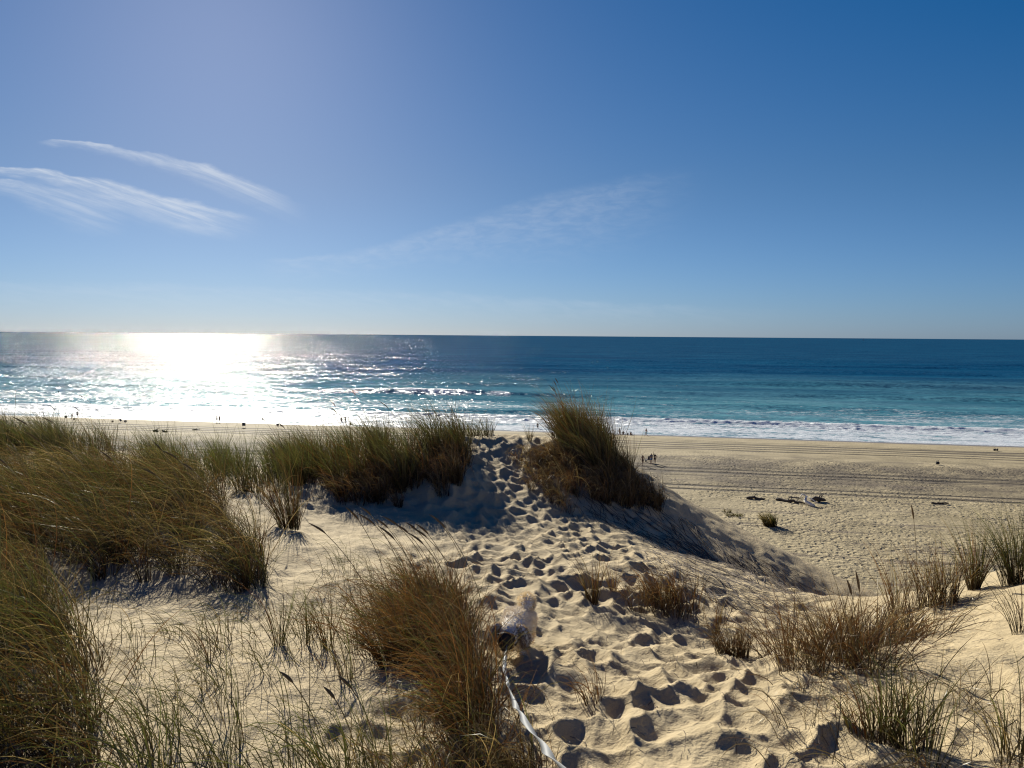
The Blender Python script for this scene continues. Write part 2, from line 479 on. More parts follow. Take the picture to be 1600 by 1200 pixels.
# chop and foam texture
H += (.10 * fbm(S * .25, T * .10, 5, 3) + .07 * fbm(S * .6, T * .3, 6, 2)) * sstep(0, 40, S) * (1 - sstep(400, 620, S))
swash = 1 - sstep(22, 32, S + 8 * fbm(T * .03, S * .06, 201, 3))
FO = np.maximum(FO, swash * (.78 + .45 * fbm(T * .12, S * .35, 205, 4)))
FO = np.maximum(FO, .40 * (1 - sstep(45, 130, S + 30 * fbm(T * .015, S * .02, 207, 2))) + .25 * fbm(T * .03, S * .09, 211, 4))
FO = FO * (1 - sstep(130, 200, S))
edge = -1.6 + 2.6 * fbm(T * .03, T * 0, 221, 4) + 1.2 * fbm(T * .2, T * 0, 225, 2)
clump = np.clip(FO - .45, 0, 1)
H += clump * (1.0 * np.abs(fbm(T * .35, S * .5, 231, 4)) + .35 * fbm(T * 1.3, S * 1.3, 235, 2)) * sstep(8, 20, S)
H += .05 * swash * fbm(T * .6, S * 1.2, 241, 3)
SH = sstep(30, 300, S + 60 * fbm(T * .006, S * .008, 251, 3))
Zs = np.where(S < 3, .03 + .05 * sstep(-1, 3, S), .08) + H * sstep(-2, 6, S)
Zs = np.where(S < edge, -1.2, Zs)
nr, na = S.shape
ii = np.arange(nr - 1)[:, None]; jj = np.arange(na - 1)[None, :]
F = np.stack([ii * na + jj, ii * na + jj + 1, (ii + 1) * na + jj + 1, (ii + 1) * na + jj], -1).reshape(-1, 4)

def sea_material():
    m, t, out = mat('sea_water')
    P = t.new('ShaderNodeNewGeometry').outputs['Position']
    N = t.new('ShaderNodeNewGeometry').outputs['Normal']
    fo = t.new('ShaderNodeAttribute', attribute_name='foam').outputs['Fac']
    dp = t.new('ShaderNodeAttribute', attribute_name='depth').outputs['Fac']
    s = t.m('SUBTRACT', t.vm('DOT_PRODUCT', P, (NS[0], NS[1], 0)), 164.0)
    tt = t.vm('DOT_PRODUCT', P, (NS[1], -NS[0], 0))
    Q = t.comb(t.m('MULTIPLY', tt, .45), s, 0)
    # facets of the wavelets, as slopes
    n1 = t.vm('SUBTRACT', t.noise(Q, .9, 3, .65, out=1), (.5, .5, .5))
    n2 = t.vm('SUBTRACT', t.noise(Q, .14, 3, .6, out=1), (.5, .5, .5))
    sl_ = t.vm('ADD', t.vm('MULTIPLY', n1, (4.0, 2.2, 0)), t.vm('MULTIPLY', n2, (.5, .8, 0)))
    gust = t.noise(t.comb(t.m('MULTIPLY', tt, .012), t.m('MULTIPLY', s, .045), 9), 1., 5, .7)
    calm = t.m('MULTIPLY', t.mr(s, 5, 120, .75, 1), t.mr(gust, .32, .68, .3, 1.5))
    sl_ = t.vm('SCALE', sl_, scale=calm)
    NN = t.vm('NORMALIZE', t.vm('ADD', N, sl_))
    # water colour
    n4 = t.noise(t.comb(t.m('MULTIPLY', tt, .010), t.m('MULTIPLY', s, .055), 2), 1., 5, .65)
    n3 = t.noise(t.comb(t.m('MULTIPLY', tt, .006), t.m('MULTIPLY', s, .03), 0), 1., 4, .6)
    shallow = t.mix(t.mr(n3, .3, .7), (.040, .165, .215, 1), (.120, .27, .32, 1))
    deep = t.mix(t.mr(n3, .3, .7), (.002, .046, .115, 1), (.005, .072, .150, 1))
    body = t.mix(dp, shallow, deep)
    body = t.mix(1.0, body, t.mix(t.mr(n4, .3, .7), (.72, .76, .82, 1), (1.2, 1.16, 1.1, 1)), 'MULTIPLY')
    dif = t.new('ShaderNodeBsdfDiffuse'); t.put(dif.inputs['Color'], body); t.put(dif.inputs['Normal'], t.vm('NORMALIZE', t.vm('ADD', N, t.vm('SCALE', sl_, scale=.5))))
    gl = t.new('ShaderNodeBsdfGlossy'); gl.inputs['Roughness'].default_value = .09
    gl.inputs['Color'].default_value = (1, 1, 1, 1); t.put(gl.inputs['Normal'], NN)
    fr = t.new('ShaderNodeFresnel'); fr.inputs['IOR'].default_value = 1.33; t.put(fr.inputs['Normal'], NN)
    fac = t.m('MINIMUM', fr.outputs[0], .068)
    wsh = t.new('ShaderNodeMixShader'); t.put(wsh.inputs[0], fac); t.l.new(dif.outputs[0], wsh.inputs[1]); t.l.new(gl.outputs[0], wsh.inputs[2])
    # foam: lace broken up by noise
    f1 = t.noise(t.comb(t.m('MULTIPLY', tt, .5), s, 0), 1.3, 5, .72, dist=.6)
    f2 = t.noise(t.comb(t.m('MULTIPLY', tt, .25), s, 0), .35, 4, .6, dist=.4)
    ff = t.m('ADD', fo, t.m('MULTIPLY', t.m('SUBTRACT', t.m('ADD', t.m('MULTIPLY', f1, .6), t.m('MULTIPLY', f2, .4)), .5), 2.6))
    fm = t.mr(ff, .36, .78)
    white = t.new('ShaderNodeBsdfDiffuse')
    t.put(white.inputs['Color'], t.mix(t.mr(f1, .3, .7), (.72, .78, .80, 1), (.94, .96, .96, 1)))
    bp = t.new('ShaderNodeBump'); bp.inputs['Distance'].default_value = .35; t.put(bp.inputs['Height'], f1); t.put(white.inputs['Normal'], bp.outputs[0])
    wtr = t.new('ShaderNodeBsdfTranslucent'); wtr.inputs['Color'].default_value = (.8, .86, .88, 1); t.put(wtr.inputs['Normal'], bp.outputs[0])
    wm = t.new('ShaderNodeMixShader'); wm.inputs[0].default_value = .2; t.l.new(white.outputs[0], wm.inputs[1]); t.l.new(wtr.outputs[0], wm.inputs[2])
    gw = t.new('ShaderNodeBsdfGlossy'); gw.inputs['Roughness'].default_value = .45; t.put(gw.inputs['Normal'], NN)
    wf = t.new('ShaderNodeMixShader'); wf.inputs[0].default_value = .14
    t.l.new(wm.outputs[0], wf.inputs[1]); t.l.new(gw.outputs[0], wf.inputs[2])
    fin = t.new('ShaderNodeMixShader'); t.put(fin.inputs[0], fm); t.l.new(wsh.outputs[0], fin.inputs[1]); t.l.new(wf.outputs[0], fin.inputs[2])
    t.l.new(fin.outputs[0], out.inputs[0])
    return m
sea = mesh_np('sea', np.stack([sea_x, sea_y, Zs], -1).reshape(-1, 3), F, sea_material(), attrs={'foam': FO, 'depth': SH})
tag(sea, kind='structure')
def sea_z(x, y): return .12

# ------------------------------------------------------------------ marram grass
def grass_material():
    m, t, out = mat('grass_blades')
    c = t.new('ShaderNodeAttribute', attribute_name='tint').outputs['Color']
    d = t.new('ShaderNodeBsdfDiffuse'); t.put(d.inputs['Color'], c)
    tr = t.new('ShaderNodeBsdfTranslucent'); t.put(tr.inputs['Color'], t.mix(1.0, c, (1.05, 1.0, .65, 1), 'MULTIPLY'))
    g = t.new('ShaderNodeBsdfGlossy'); g.inputs['Roughness'].default_value = .38; g.inputs['Color'].default_value = (1, .97, .9, 1)
    a = t.new('ShaderNodeMixShader'); a.inputs[0].default_value = .36
    t.l.new(d.outputs[0], a.inputs[1]); t.l.new(tr.outputs[0], a.inputs[2])
    b = t.new('ShaderNodeMixShader'); b.inputs[0].default_value = .045
    t.l.new(a.outputs[0], b.inputs[1]); t.l.new(g.outputs[0], b.inputs[2])
    t.l.new(b.outputs[0], out.inputs[0])
    return m
GRASS = grass_material()
M_LIT = simple('dry_litter', (.085, .06, .04), .9, .4, 3)
WIND = np.array([-.93, -.25, 0.])
# blade colours: foot (darkened with painted shade), middle, tip (brightened as if backlit)
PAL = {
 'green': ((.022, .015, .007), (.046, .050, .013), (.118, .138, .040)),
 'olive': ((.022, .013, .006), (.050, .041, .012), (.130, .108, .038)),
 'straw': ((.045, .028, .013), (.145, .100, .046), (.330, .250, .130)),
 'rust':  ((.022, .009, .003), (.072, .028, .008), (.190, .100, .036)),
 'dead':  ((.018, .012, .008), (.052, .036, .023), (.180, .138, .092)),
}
def blades(centres, per, L, spread=.09, fan=.30, wind=.35, droop=.30, width=.0035, mix=None, K=6, zoff=-.02, lvar=.3, slopefollow=0.):
    """centres (m,2): clumps. Returns V,F,C arrays of all blades"""
    mix = mix or {'green': .6, 'straw': .2, 'rust': .2}
    m = len(centres)
    if m == 0: return np.zeros((0, 3)), np.zeros((0, 4), int), np.zeros((0, 3))
    cn = rng.poisson(per, m).clip(3)
    idx = np.repeat(np.arange(m), cn); n = len(idx)
    a = rng.uniform(0, 2 * np.pi, n); rr = spread * np.sqrt(rng.uniform(0, 1, n)) * rng.uniform(.6, 1.4, m)[idx]
    ox, oy = np.cos(a) * rr, np.sin(a) * rr
    x = centres[idx, 0] + ox; y = centres[idx, 1] + oy
    z = ground(x, y) + zoff
    csize = rng.uniform(1 - lvar, 1 + lvar * .6, m)
    ln = L * csize[idx] * np.clip(rng.normal(.85, .22, n), .25, 1.3)
    a2 = a + rng.normal(0, .6, n)
    f = fan * np.abs(rng.normal(.55, .5, n)) + .05
    rad_ = np.stack([np.cos(a2) * f, np.sin(a2) * f, np.zeros(n)], 1)
    cw = (wind * np.clip(rng.normal(1, .3, m), .3, 1.8))[idx] * np.clip(rng.normal(1, .35, n), 0, 2.2)
    wdir = WIND[None] + np.stack([rng.normal(0, .22, n), rng.normal(0, .35, n), np.zeros(n)], 1)
    dr = droop * np.clip(rng.normal(1, .6, n), 0, 3)
    P = np.stack([x, y, z], 1)
    tw = rng.uniform(0, np.pi, n)
    wv = width * rng.uniform(.5, 1.6, n)
    names = list(mix); pr = np.array([mix[k] for k in names], float); pr /= pr.sum()
    # clumps differ in how dry they are
    pick = np.array([rng.choice(len(names), p=pr) for _ in range(n)]) if n < 4000 else np.searchsorted(np.cumsum(pr), rng.uniform(0, 1, n)).clip(0, len(names) - 1)
    pal = np.array([PAL[k] for k in names])
    c3 = pal[pick] * rng.uniform(.5, 1.45, n)[:, None, None] * rng.uniform(.65, 1.3, m)[idx][:, None, None]
    Vs, Cs = [], []
    for k in range(K + 1):
        t = k / K
        dirv = np.array([0, 0, 1.])[None] + rad_ * (1 + .8 * t) + wdir * (cw * (.25 + 1.6 * t ** 1.3))[:, None]
        dirv[:, 2] -= dr * (t ** 2) * 3.2
        dirv /= np.linalg.norm(dirv, axis=1)[:, None]
        side = np.cross(dirv, np.stack([np.cos(tw + .5 * t), np.sin(tw + .5 * t), np.zeros(n)], 1))
        side /= np.linalg.norm(side, axis=1)[:, None] + 1e-9
        w = wv * (1.0 if t < .35 else max(.08, 1 - ((t - .35) / .65) ** 1.5))
        Vs.append(P - side * w[:, None] * .5); Vs.append(P + side * w[:, None] * .5)
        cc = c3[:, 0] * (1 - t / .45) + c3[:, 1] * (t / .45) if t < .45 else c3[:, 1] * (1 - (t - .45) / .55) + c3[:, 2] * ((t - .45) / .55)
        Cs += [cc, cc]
        P = P + dirv * (ln / K)[:, None]
        gz = ground(P[:, 0], P[:, 1]) + .012
        P[:, 2] = np.maximum(P[:, 2], gz)
    V = np.stack(Vs, 1); C = np.stack(Cs, 1)
    q = np.arange(K) * 2
    fq = np.stack([q, q + 1, q + 3, q + 2], 1)
    F = (np.arange(n)[:, None, None] * (2 * K + 2) + fq[None]).reshape(-1, 4)
    return V.reshape(-1, 3), F, C.reshape(-1, 3)
def merge(parts):
    V, F, C, o = [], [], [], 0
    for v, f, c in parts:
        if len(v) == 0: continue
        V.append(v); F.append(f + o); C.append(c); o += len(v)
    return np.concatenate(V), np.concatenate(F), np.concatenate(C)

def stalk_mesh(base, L, lean, head_len, seed):
    """one flowering stalk and its spike of seed, as (V,F) pairs"""
    r = np.random.default_rng(seed)
    K = 9; P = np.array(base, float); pts_ = [P.copy()]
    az_ = r.normal(0, .25)
    w = np.array([WIND[0] * math.cos(az_) - WIND[1] * math.sin(az_), WIND[0] * math.sin(az_) + WIND[1] * math.cos(az_), 0])
    for k in range(K):
        d = np.array([0, 0, 1.]) + w * lean * (.35 + 1.3 * (k / K) ** 1.4); d /= np.linalg.norm(d)
        P = P + d * L / K; pts_.append(P.copy())
    d_end = d
    hp = [P + (d_end + w * lean * .10 * j) * head_len * j / 7 for j in range(8)]
    return tube(pts_, [.0022] * len(pts_), 4), tube(hp, [.0025, .0055, .0075, .0080, .0075, .0062, .0042, .001], 6)
def tube(P, rads, n=6, closed=True):
    P = np.array(P, float); m = len(P)
    T_ = np.gradient(P, axis=0); T_ /= np.linalg.norm(T_, axis=1)[:, None] + 1e-9
    up = np.array([.12, .31, .94]); V = []
    for i in range(m):
        s_ = np.cross(T_[i], up); s_ /= np.linalg.norm(s_) + 1e-9; u_ = np.cross(s_, T_[i])
        for k in range(n):
            a = 2 * math.pi * k / n
            V.append(P[i] + (s_ * math.cos(a) + u_ * math.sin(a)) * rads[i])
    F = [[i * n + k, i * n + (k + 1) % n, (i + 1) * n + (k + 1) % n, (i + 1) * n + k] for i in range(m - 1) for k in range(n)]
    V += [P[0], P[-1]]
    for k in range(n):
        F.append([len(V) - 2, (k + 1) % n, k, k]); b = (m - 1) * n
        F.append([len(V) - 1, b + k, b + (k + 1) % n, b + (k + 1) % n])
    return np.array(V), F
def mesh_py(name, V, F, m, parent=None, smooth=True):
    me = bpy.data.meshes.new(name)
    F = [[a for i, a in enumerate(f) if a not in f[:i]] for f in F]
    me.from_pydata([tuple(v) for v in V], [], [tuple(int(a) for a in f) for f in F])
    if smooth: me.polygons.foreach_set('use_smooth', [True] * len(me.polygons))
    me.materials.append(m); me.update()
    return link(bpy.data.objects.new(name, me), parent)
M_STALK = simple('dry_stalk', (.17, .125, .055), .8, .2, 60)
M_HEAD = simple('seed_spike', (.16, .105, .05), .9, .35, 260)
_sc = [100]
def add_stalks(parent, centres, L, lean=.5, head=.12):
    for c in centres:
        _sc[0] += 1
        b = (c[0], c[1], float(ground(c[0], c[1])) - .02)
        s_, h_ = stalk_mesh(b, L * rng.uniform(.85, 1.1), lean * rng.uniform(.7, 1.3), head * rng.uniform(.8, 1.2), _sc[0])
        off = np.array(parent.location) if parent.type == 'EMPTY' else np.zeros(3)
        st = mesh_py('seed_stalk', s_[0] - off, s_[1], M_STALK, parent)
        mesh_py('seed_head', h_[0] - off, h_[1], M_HEAD, st)

def poly_px(pts_, far=19.):
    out_ = []
    for p in pts_:
        g = gp(*p)
        if g[1] > far and far: r_ = ray(*p); g = np.array([r_[0] * (far - 3), far - 3])
        out_.append(g[:2])
    return np.array(out_)
def sample_poly(P, density, jitter=None):
    """random points in a ground polygon, density per square metre"""
    lo, hi = P.min(0), P.max(0)
    n = int((hi - lo).prod() * density) + 1
    q = rng.uniform(lo, hi, (n, 2))
    ins = np.zeros(n, bool); j = len(P) - 1
    for i in range(len(P)):
        a, b = P[i], P[j]
        c = ((a[1] > q[:, 1]) != (b[1] > q[:, 1])) & (q[:, 0] < (b[0] - a[0]) * (q[:, 1] - a[1]) / (b[1] - a[1] + 1e-12) + a[0])
        ins ^= c; j = i
    return q[ins]
def bed(label, layers, stalks=(), group=None):
    """a stretch of grass nobody could count: one mesh, its seed stalks are parts"""
    v, f, c = merge([blades(*a, **k) for a, k in layers])
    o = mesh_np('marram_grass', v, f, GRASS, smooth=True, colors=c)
    tag(o, label, 'grass', kind='stuff')
    for cs, L, lean, head in stalks: add_stalks(o, cs, L, lean, head)
    return o
def tuft(label, base_px, L, n, spread=.1, clumps=1, cspread=.0, stalks=0, sl=1.1, **kw):
    b = gp(*base_px)
    t = empty('grass_tuft', b)
    tag(t, label, 'grass tuft', 'tufts of marram grass on the dune')
    cs = b[:2] + (rng.normal(0, 1, (clumps, 2)) * cspread if clumps > 1 else np.zeros((1, 2)))
    v, f, c = blades(cs, n / clumps, L, spread=spread, lvar=.15, **kw)
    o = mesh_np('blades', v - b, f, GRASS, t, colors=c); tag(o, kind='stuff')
    if stalks: add_stalks(t, cs[rng.integers(0, len(cs), stalks)] + rng.normal(0, spread * .5, (stalks, 2)), sl, kw.get('wind', .35) * 1.1, .11)
    return t
def grow(P, d):
    return sample_poly(P, d)

# beds ---------------------------------------------------------------
A1 = poly_px([(-160, 1020), (60, 960), (140, 1010), (130, 1120), (150, 1260), (-160, 1260)])
bed('dense brown and olive grass mass on the lower left slope, blown leftwards', [
    ((grow(A1, 26), 60, .60), dict(wind=.8, droop=.65, fan=.6, mix={'olive': .3, 'straw': .3, 'rust': .35, 'green': .1})),
    ((grow(A1, 14), 40, .78), dict(wind=.85, droop=.5, mix={'olive': .4, 'green': .4, 'straw': .2}))])
A2 = poly_px([(-160, 870), (80, 850), (110, 930), (60, 960), (-160, 1020)])
bed('rusty brown grass at the left edge above the lower left slope', [
    ((grow(A2, 24), 55, .62), dict(wind=.6, droop=.5, mix={'rust': .45, 'straw': .25, 'olive': .3}))])
B1 = poly_px([(-200, 800), (-100, 760), (150, 745), (300, 765), (390, 850), (425, 905), (385, 925), (260, 905), (170, 915), (60, 870), (-200, 850)])
sB = np.array([gp(*p)[:2] for p in [(60, 800), (120, 790), (140, 850), (190, 840), (330, 880), (360, 860), (40, 850), (230, 850), (150, 770), (300, 830), (90, 880), (380, 880)]])
bed('broad green and brown grass mound filling the left of the dune', [
    ((grow(B1, 11), 48, .80), dict(wind=.8, droop=.4, width=.0042, fan=.55, mix={'green': .35, 'olive': .25, 'rust': .25, 'straw': .15})),
    ((grow(B1, 2.5), 40, 1.0), dict(wind=.9, fan=.7, droop=.45, width=.0045, K=7, mix={'straw': .6, 'olive': .4})),
    ((grow(B1, 8), 50, .60), dict(wind=.5, droop=.7, width=.004, mix={'rust': .45, 'straw': .2, 'dead': .2, 'olive': .2}))],
    [(sB, 1.05, .55, .13)])
C1 = poly_px([(-200, 712), (-100, 690), (10, 692), (120, 698), (200, 706), (150, 722), (0, 720), (-100, 740)])
bed('green grass along the far left skyline of the dune', [
    ((grow(C1, 9), 55, .80), dict(wind=.42, droop=.3, width=.006, K=5, mix={'green': .5, 'olive': .35, 'straw': .15}))],
    [(C1[[2, 3, 3, 2, 4]] + rng.normal(0, .3, (5, 2)), 1.1, .6, .14)])
D1 = poly_px([(180, 712), (300, 722), (430, 722), (480, 745), (440, 790), (380, 775), (330, 765), (200, 735)])
bed('sparse upright green grass on pale sand left of the dense ridge', [
    ((grow(D1, 6), 40, .80), dict(wind=.22, droop=.18, width=.0055, K=5, mix={'green': .75, 'olive': .25})) ,
    ((grow(D1, 2), 20, .45), dict(wind=.3, droop=.5, width=.005, K=5, mix={'straw': .5, 'rust': .5}))])
E1 = poly_px([(425, 732), (520, 722), (620, 705), (695, 690), (730, 690), (730, 730), (702, 750), (640, 772), (570, 770), (510, 765), (450, 765)])
E2 = poly_px([(500, 758), (600, 735), (700, 712), (726, 710), (718, 758), (655, 792), (560, 792), (505, 780)])
bed('dense olive and brown grass ridge left of the crest, dark at its foot', [
    ((grow(E1, 11), 62, .84), dict(wind=.35, droop=.2, width=.0058, K=5, mix={'green': .45, 'olive': .4, 'rust': .15})),
    ((grow(E2, 26), 60, .48), dict(wind=.3, droop=.6, width=.006, K=5, mix={'rust': .5, 'dead': .4, 'olive': .1}))],
    [(grow(E1, .5), 1.08, .45, .13)])
G1 = poly_px([(690, 690), (735, 676), (775, 674), (780, 680), (750, 686), (725, 700)])
bed('tips of green grass showing along the crest behind the footprints', [
    ((grow(G1, 8), 36, .46), dict(wind=.5, droop=.25, width=.0058, K=5, mix={'green': .5, 'olive': .5}))])
H1 = poly_px([(862, 690), (905, 682), (940, 702), (968, 724), (990, 750), (970, 765), (930, 750), (885, 725)])
H3 = poly_px([(955, 715), (990, 735), (1020, 768), (1035, 795), (1000, 785), (960, 755)])
H2 = poly_px([(860, 705), (930, 735), (1010, 775), (1030, 800), (960, 795), (900, 775), (850, 745)])
bed('tall windswept brown grass crown on the crest of the dune', [
    ((grow(H1, 20), 75, 1.0), dict(wind=.48, droop=.12, width=.0058, K=6, mix={'olive': .45, 'rust': .35, 'green': .2})),
    ((grow(H3, 22), 60, .42), dict(wind=.30, droop=.2, width=.0058, K=6, mix={'olive': .3, 'rust': .5, 'dead': .2})),
    ((grow(H2, 26), 60, .60), dict(wind=.3, droop=.95, width=.006, K=6, mix={'rust': .45, 'dead': .45, 'straw': .1}))],
    [(grow(H1, .7), 1.15, .4, .13)])
I1 = poly_px([(800, 700), (860, 695), (880, 740), (890, 800), (850, 790), (810, 740)])
bed('matted dead grass hanging over the footprints below the crest', [
    ((grow(I1, 16), 40, .46), dict(wind=.4, droop=1.3, width=.0055, K=5, mix={'dead': .4, 'straw': .3, 'rust': .3}))])
J1 = poly_px([(585, 985), (640, 930), (715, 930), (738, 985), (740, 1060), (780, 1145), (760, 1190), (690, 1170), (650, 1090), (600, 1060)])
bj = tag(empty('grass_tussock', gp(700, 1060)), 'large rusty brown grass tussock in the middle beside the white dog', 'grass tussock')
v, f, c = merge([blades(grow(J1, 42), 58, .55, wind=.38, droop=.5, width=.0034, K=7, fan=.5, mix={'rust': .6, 'olive': .15, 'dead': .15, 'green': .1}),
                 blades(grow(J1, 16), 36, .42, wind=.6, droop=1.2, width=.003, K=7, mix={'straw': .5, 'dead': .4, 'rust': .1})])
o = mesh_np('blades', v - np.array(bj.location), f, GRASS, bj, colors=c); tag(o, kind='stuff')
add_stalks(bj, np.array([gp(*p)[:2] for p in [(640, 950), (655, 960), (690, 955), (700, 965), (720, 960), (740, 975), (745, 960), (620, 980), (660, 945), (680, 990), (762, 985), (705, 940), (725, 985), (600, 1000)]]), .78, .55, .105)
K1 = poly_px([(140, 1150), (400, 1130), (560, 1180), (640, 1240), (640, 1420), (140, 1420)])
bed('thin green grass blades in front of the bare sand at the bottom left', [
    ((grow(K1, 17), 30, .54), dict(wind=.55, droop=.45, width=.0034, K=8, mix={'green': .6, 'olive': .25, 'straw': .15}))],
    [(np.array([gp(*p)[:2] for p in [(510, 1190), (560, 1195), (590, 1180)]]), .36, .5, .07)])
K2 = poly_px([(620, 1140), (760, 1150), (830, 1180), (840, 1300), (620, 1300)])
bed('brown and straw grass at the bottom edge below the tussock', [
    ((grow(K2, 40), 45, .38), dict(wind=.5, droop=.9, width=.003, K=7, mix={'rust': .3, 'straw': .3, 'dead': .3, 'green': .15}))])

# single tufts -----------------------------------------------------------
T_ = tuft
T_('tall reddish brown tuft standing alone in front of the dense ridge', (452, 824), .80, 240, .13, wind=.22, droop=.15, width=.0052, mix={'rust': .5, 'olive': .35, 'green': .15}, stalks=1, sl=1.0)
T_('thin green tuft with dark shadow on bare sand right of the left grass mound', (436, 1010), .50, 60, .03, wind=.35, droop=.35, mix={'green': .6, 'olive': .2, 'rust': .2})
T_('short reddish sprig on bare sand below the left grass mound', (328, 1036), .30, 12, .012, wind=.5, droop=.2, mix={'rust': .8, 'olive': .2})
T_('slender green and rust tuft between bare sand and the large tussock', (520, 1012), .52, 70, .05, clumps=3, cspread=.07, wind=.35, droop=.3, mix={'green': .5, 'rust': .3, 'olive': .2})
T_('small sparse tuft left of the slender green and rust one', (478, 1010), .45, 26, .05, wind=.3, droop=.4, mix={'green': .7, 'olive': .3})
T_('few upright blades just below the slender green and rust tuft', (545, 1060), .42, 20, .05, wind=.3, droop=.3, mix={'green': .6, 'straw': .4})
T_('leaning rust tuft with long shadow on the footprint path', (925, 940), .50, 120, .04, wind=.42, droop=.12, mix={'rust': .6, 'olive': .25, 'straw': .15})
T_('short rust tuft right behind the leaning one on the path', (958, 928), .36, 50, .035, wind=.35, droop=.15, mix={'rust': .6, 'straw': .4})
T_('bushy orange brown tuft casting the widest shadow across the path', (1028, 948), .48, 560, .13, clumps=12, cspread=.17, wind=.3, droop=.75, mix={'rust': .7, 'straw': .1, 'dead': .2})
T_('sparse stiff stems right of the bushy orange brown tuft', (1112, 985), .30, 26, .05, wind=.1, droop=.1, mix={'rust': .7, 'straw': .3})
T_('low dark reddish tuft at the right edge of the path', (1145, 1022), .32, 260, .09, wind=.15, droop=.5, mix={'rust': .5, 'dead': .4, 'straw': .1})
T_('thin stiff tuft above the low dark reddish tuft', (1128, 972), .26, 22, .06, wind=.1, droop=.1, mix={'rust': .8, 'straw': .2})
T_('large dry straw and rust clump on the right dune', (1318, 1035), .58, 720, .19, clumps=14, cspread=.17, wind=.12, droop=.4, fan=.6, mix={'rust': .65, 'straw': .15, 'dead': .2}, stalks=2, sl=.5)
T_('straw clump overlapping the back of the large dry one', (1380, 1010), .48, 420, .17, clumps=8, cspread=.16, wind=.1, droop=.7, fan=.6, mix={'straw': .3, 'dead': .4, 'rust': .3})
T_('upright rust tuft on the ridge of the right dune, leftmost of the row', (1442, 948), .54, 230, .09, clumps=3, cspread=.07, wind=.12, droop=.12, mix={'rust': .6, 'straw': .25, 'olive': .15}, stalks=1, sl=.7)
T_('second upright tuft in the row on the right dune ridge', (1480, 940), .50, 130, .06, wind=.15, droop=.2, mix={'rust': .5, 'olive': .3, 'straw': .2})
T_('green topped tuft third in the row on the right dune ridge', (1522, 920), .62, 190, .05, wind=.15, droop=.12, mix={'green': .4, 'olive': .3, 'rust': .3})
T_('dense green tuft at the right edge of the photo', (1588, 908), .62, 260, .09, wind=.2, droop=.25, mix={'green': .6, 'olive': .3, 'rust': .1})
T_('thin dark tuft at the right edge below the dense green one', (1592, 985), .38, 34, .04, wind=.3, droop=.25, mix={'rust': .4, 'olive': .4, 'green': .2})
T_('bright green tuft standing before the large dry clump', (1390, 1155), .46, 200, .08, clumps=3, cspread=.06, wind=.12, droop=.3, mix={'green': .45, 'olive': .25, 'rust': .3})
T_('slim green tuft left of the bright green one', (1348, 1155), .34, 40, .04, wind=.15, droop=.3, mix={'green': .5, 'rust': .5})
T_('long green tuft at the bottom right by the shadow', (1480, 1185), .48, 60, .06, clumps=2, cspread=.06, wind=.1, droop=.25, mix={'green': .6, 'olive': .4})
T_('arching grass tuft cut by the lower right corner', (1585, 1180), .45, 70, .08, wind=.2, droop=.5, mix={'olive': .5, 'straw': .3, 'green': .2})
T_('small reddish twiggy tuft lying on the path near the bottom', (925, 1095), .22, 40, .06, wind=.5, droop=.4, mix={'rust': .7, 'dead': .3})
T_('low grass tuft on the flat beach sand at the foot of the dune', (1203, 822), 1.5, 300, .5, wind=.3, droop=.3, width=.035, K=4, mix={'olive': .6, 'green': .2, 'straw': .2})
T_('thin wisps of grass on the crest left of the windswept crown', (828, 690), .42, 26, .05, wind=.1, droop=.1, width=.005, mix={'olive': .6, 'straw': .4})
E3 = poly_px([(1112, 806), (1130, 800), (1150, 800), (1168, 810), (1150, 812), (1130, 808)], far=0)
bed('olive patch of low plants on the beach at the dune foot', [
    ((grow(E3, 1.2), 30, .45), dict(wind=.3, droop=.5, width=.035, K=3, spread=.5, mix={'olive': .5, 'green': .4, 'straw': .1}))])

# long bent blades lying on the right dune and shoots scattered over the sand
S1 = poly_px([(1240, 1050), (1500, 1030), (1600, 1060), (1650, 1290), (1200, 1290)])
S2 = poly_px([(1000, 830), (1100, 850), (1240, 905), (1290, 925), (1200, 960), (1100, 950), (1000, 900)])
S3 = poly_px([(500, 880), (640, 880), (640, 940), (600, 1010), (520, 1120), (420, 1140), (400, 1050)])
S4 = poly_px([(160, 1000), (400, 960), (460, 1080), (430, 1140), (170, 1140)])
bed('dry curved grass blades scattered over the right hand dune', [
    ((grow(S1, 15), 10, .42), dict(wind=.25, droop=1.0, width=.0028, K=7, fan=.9, spread=.15, mix={'straw': .3, 'rust': .25, 'dead': .25, 'olive': .2}))])
bed('thin green and brown shoots scattered on the bare sand at the left', [
    ((grow(S3, 16), 8, .46), dict(wind=.4, droop=.5, width=.0028, K=7, spread=.12, mix={'green': .5, 'olive': .3, 'rust': .2})),
    ((grow(S4, 15), 8, .42), dict(wind=.5, droop=.6, width=.0028, K=7, spread=.12, mix={'green': .5, 'olive': .3, 'straw': .2}))])

O1 = poly_px([(1235, 1015), (1330, 965), (1430, 955), (1500, 935), (1535, 925), (1470, 965), (1400, 1035), (1330, 1070), (1260, 1060)])
bed('matted dead grass between the clumps along the edge of the right dune', [
    ((grow(O1, 16), 26, .30), dict(wind=.15, droop=.9, width=.003, K=6, fan=.8, mix={'dead': .45, 'rust': .4, 'straw': .15}))])

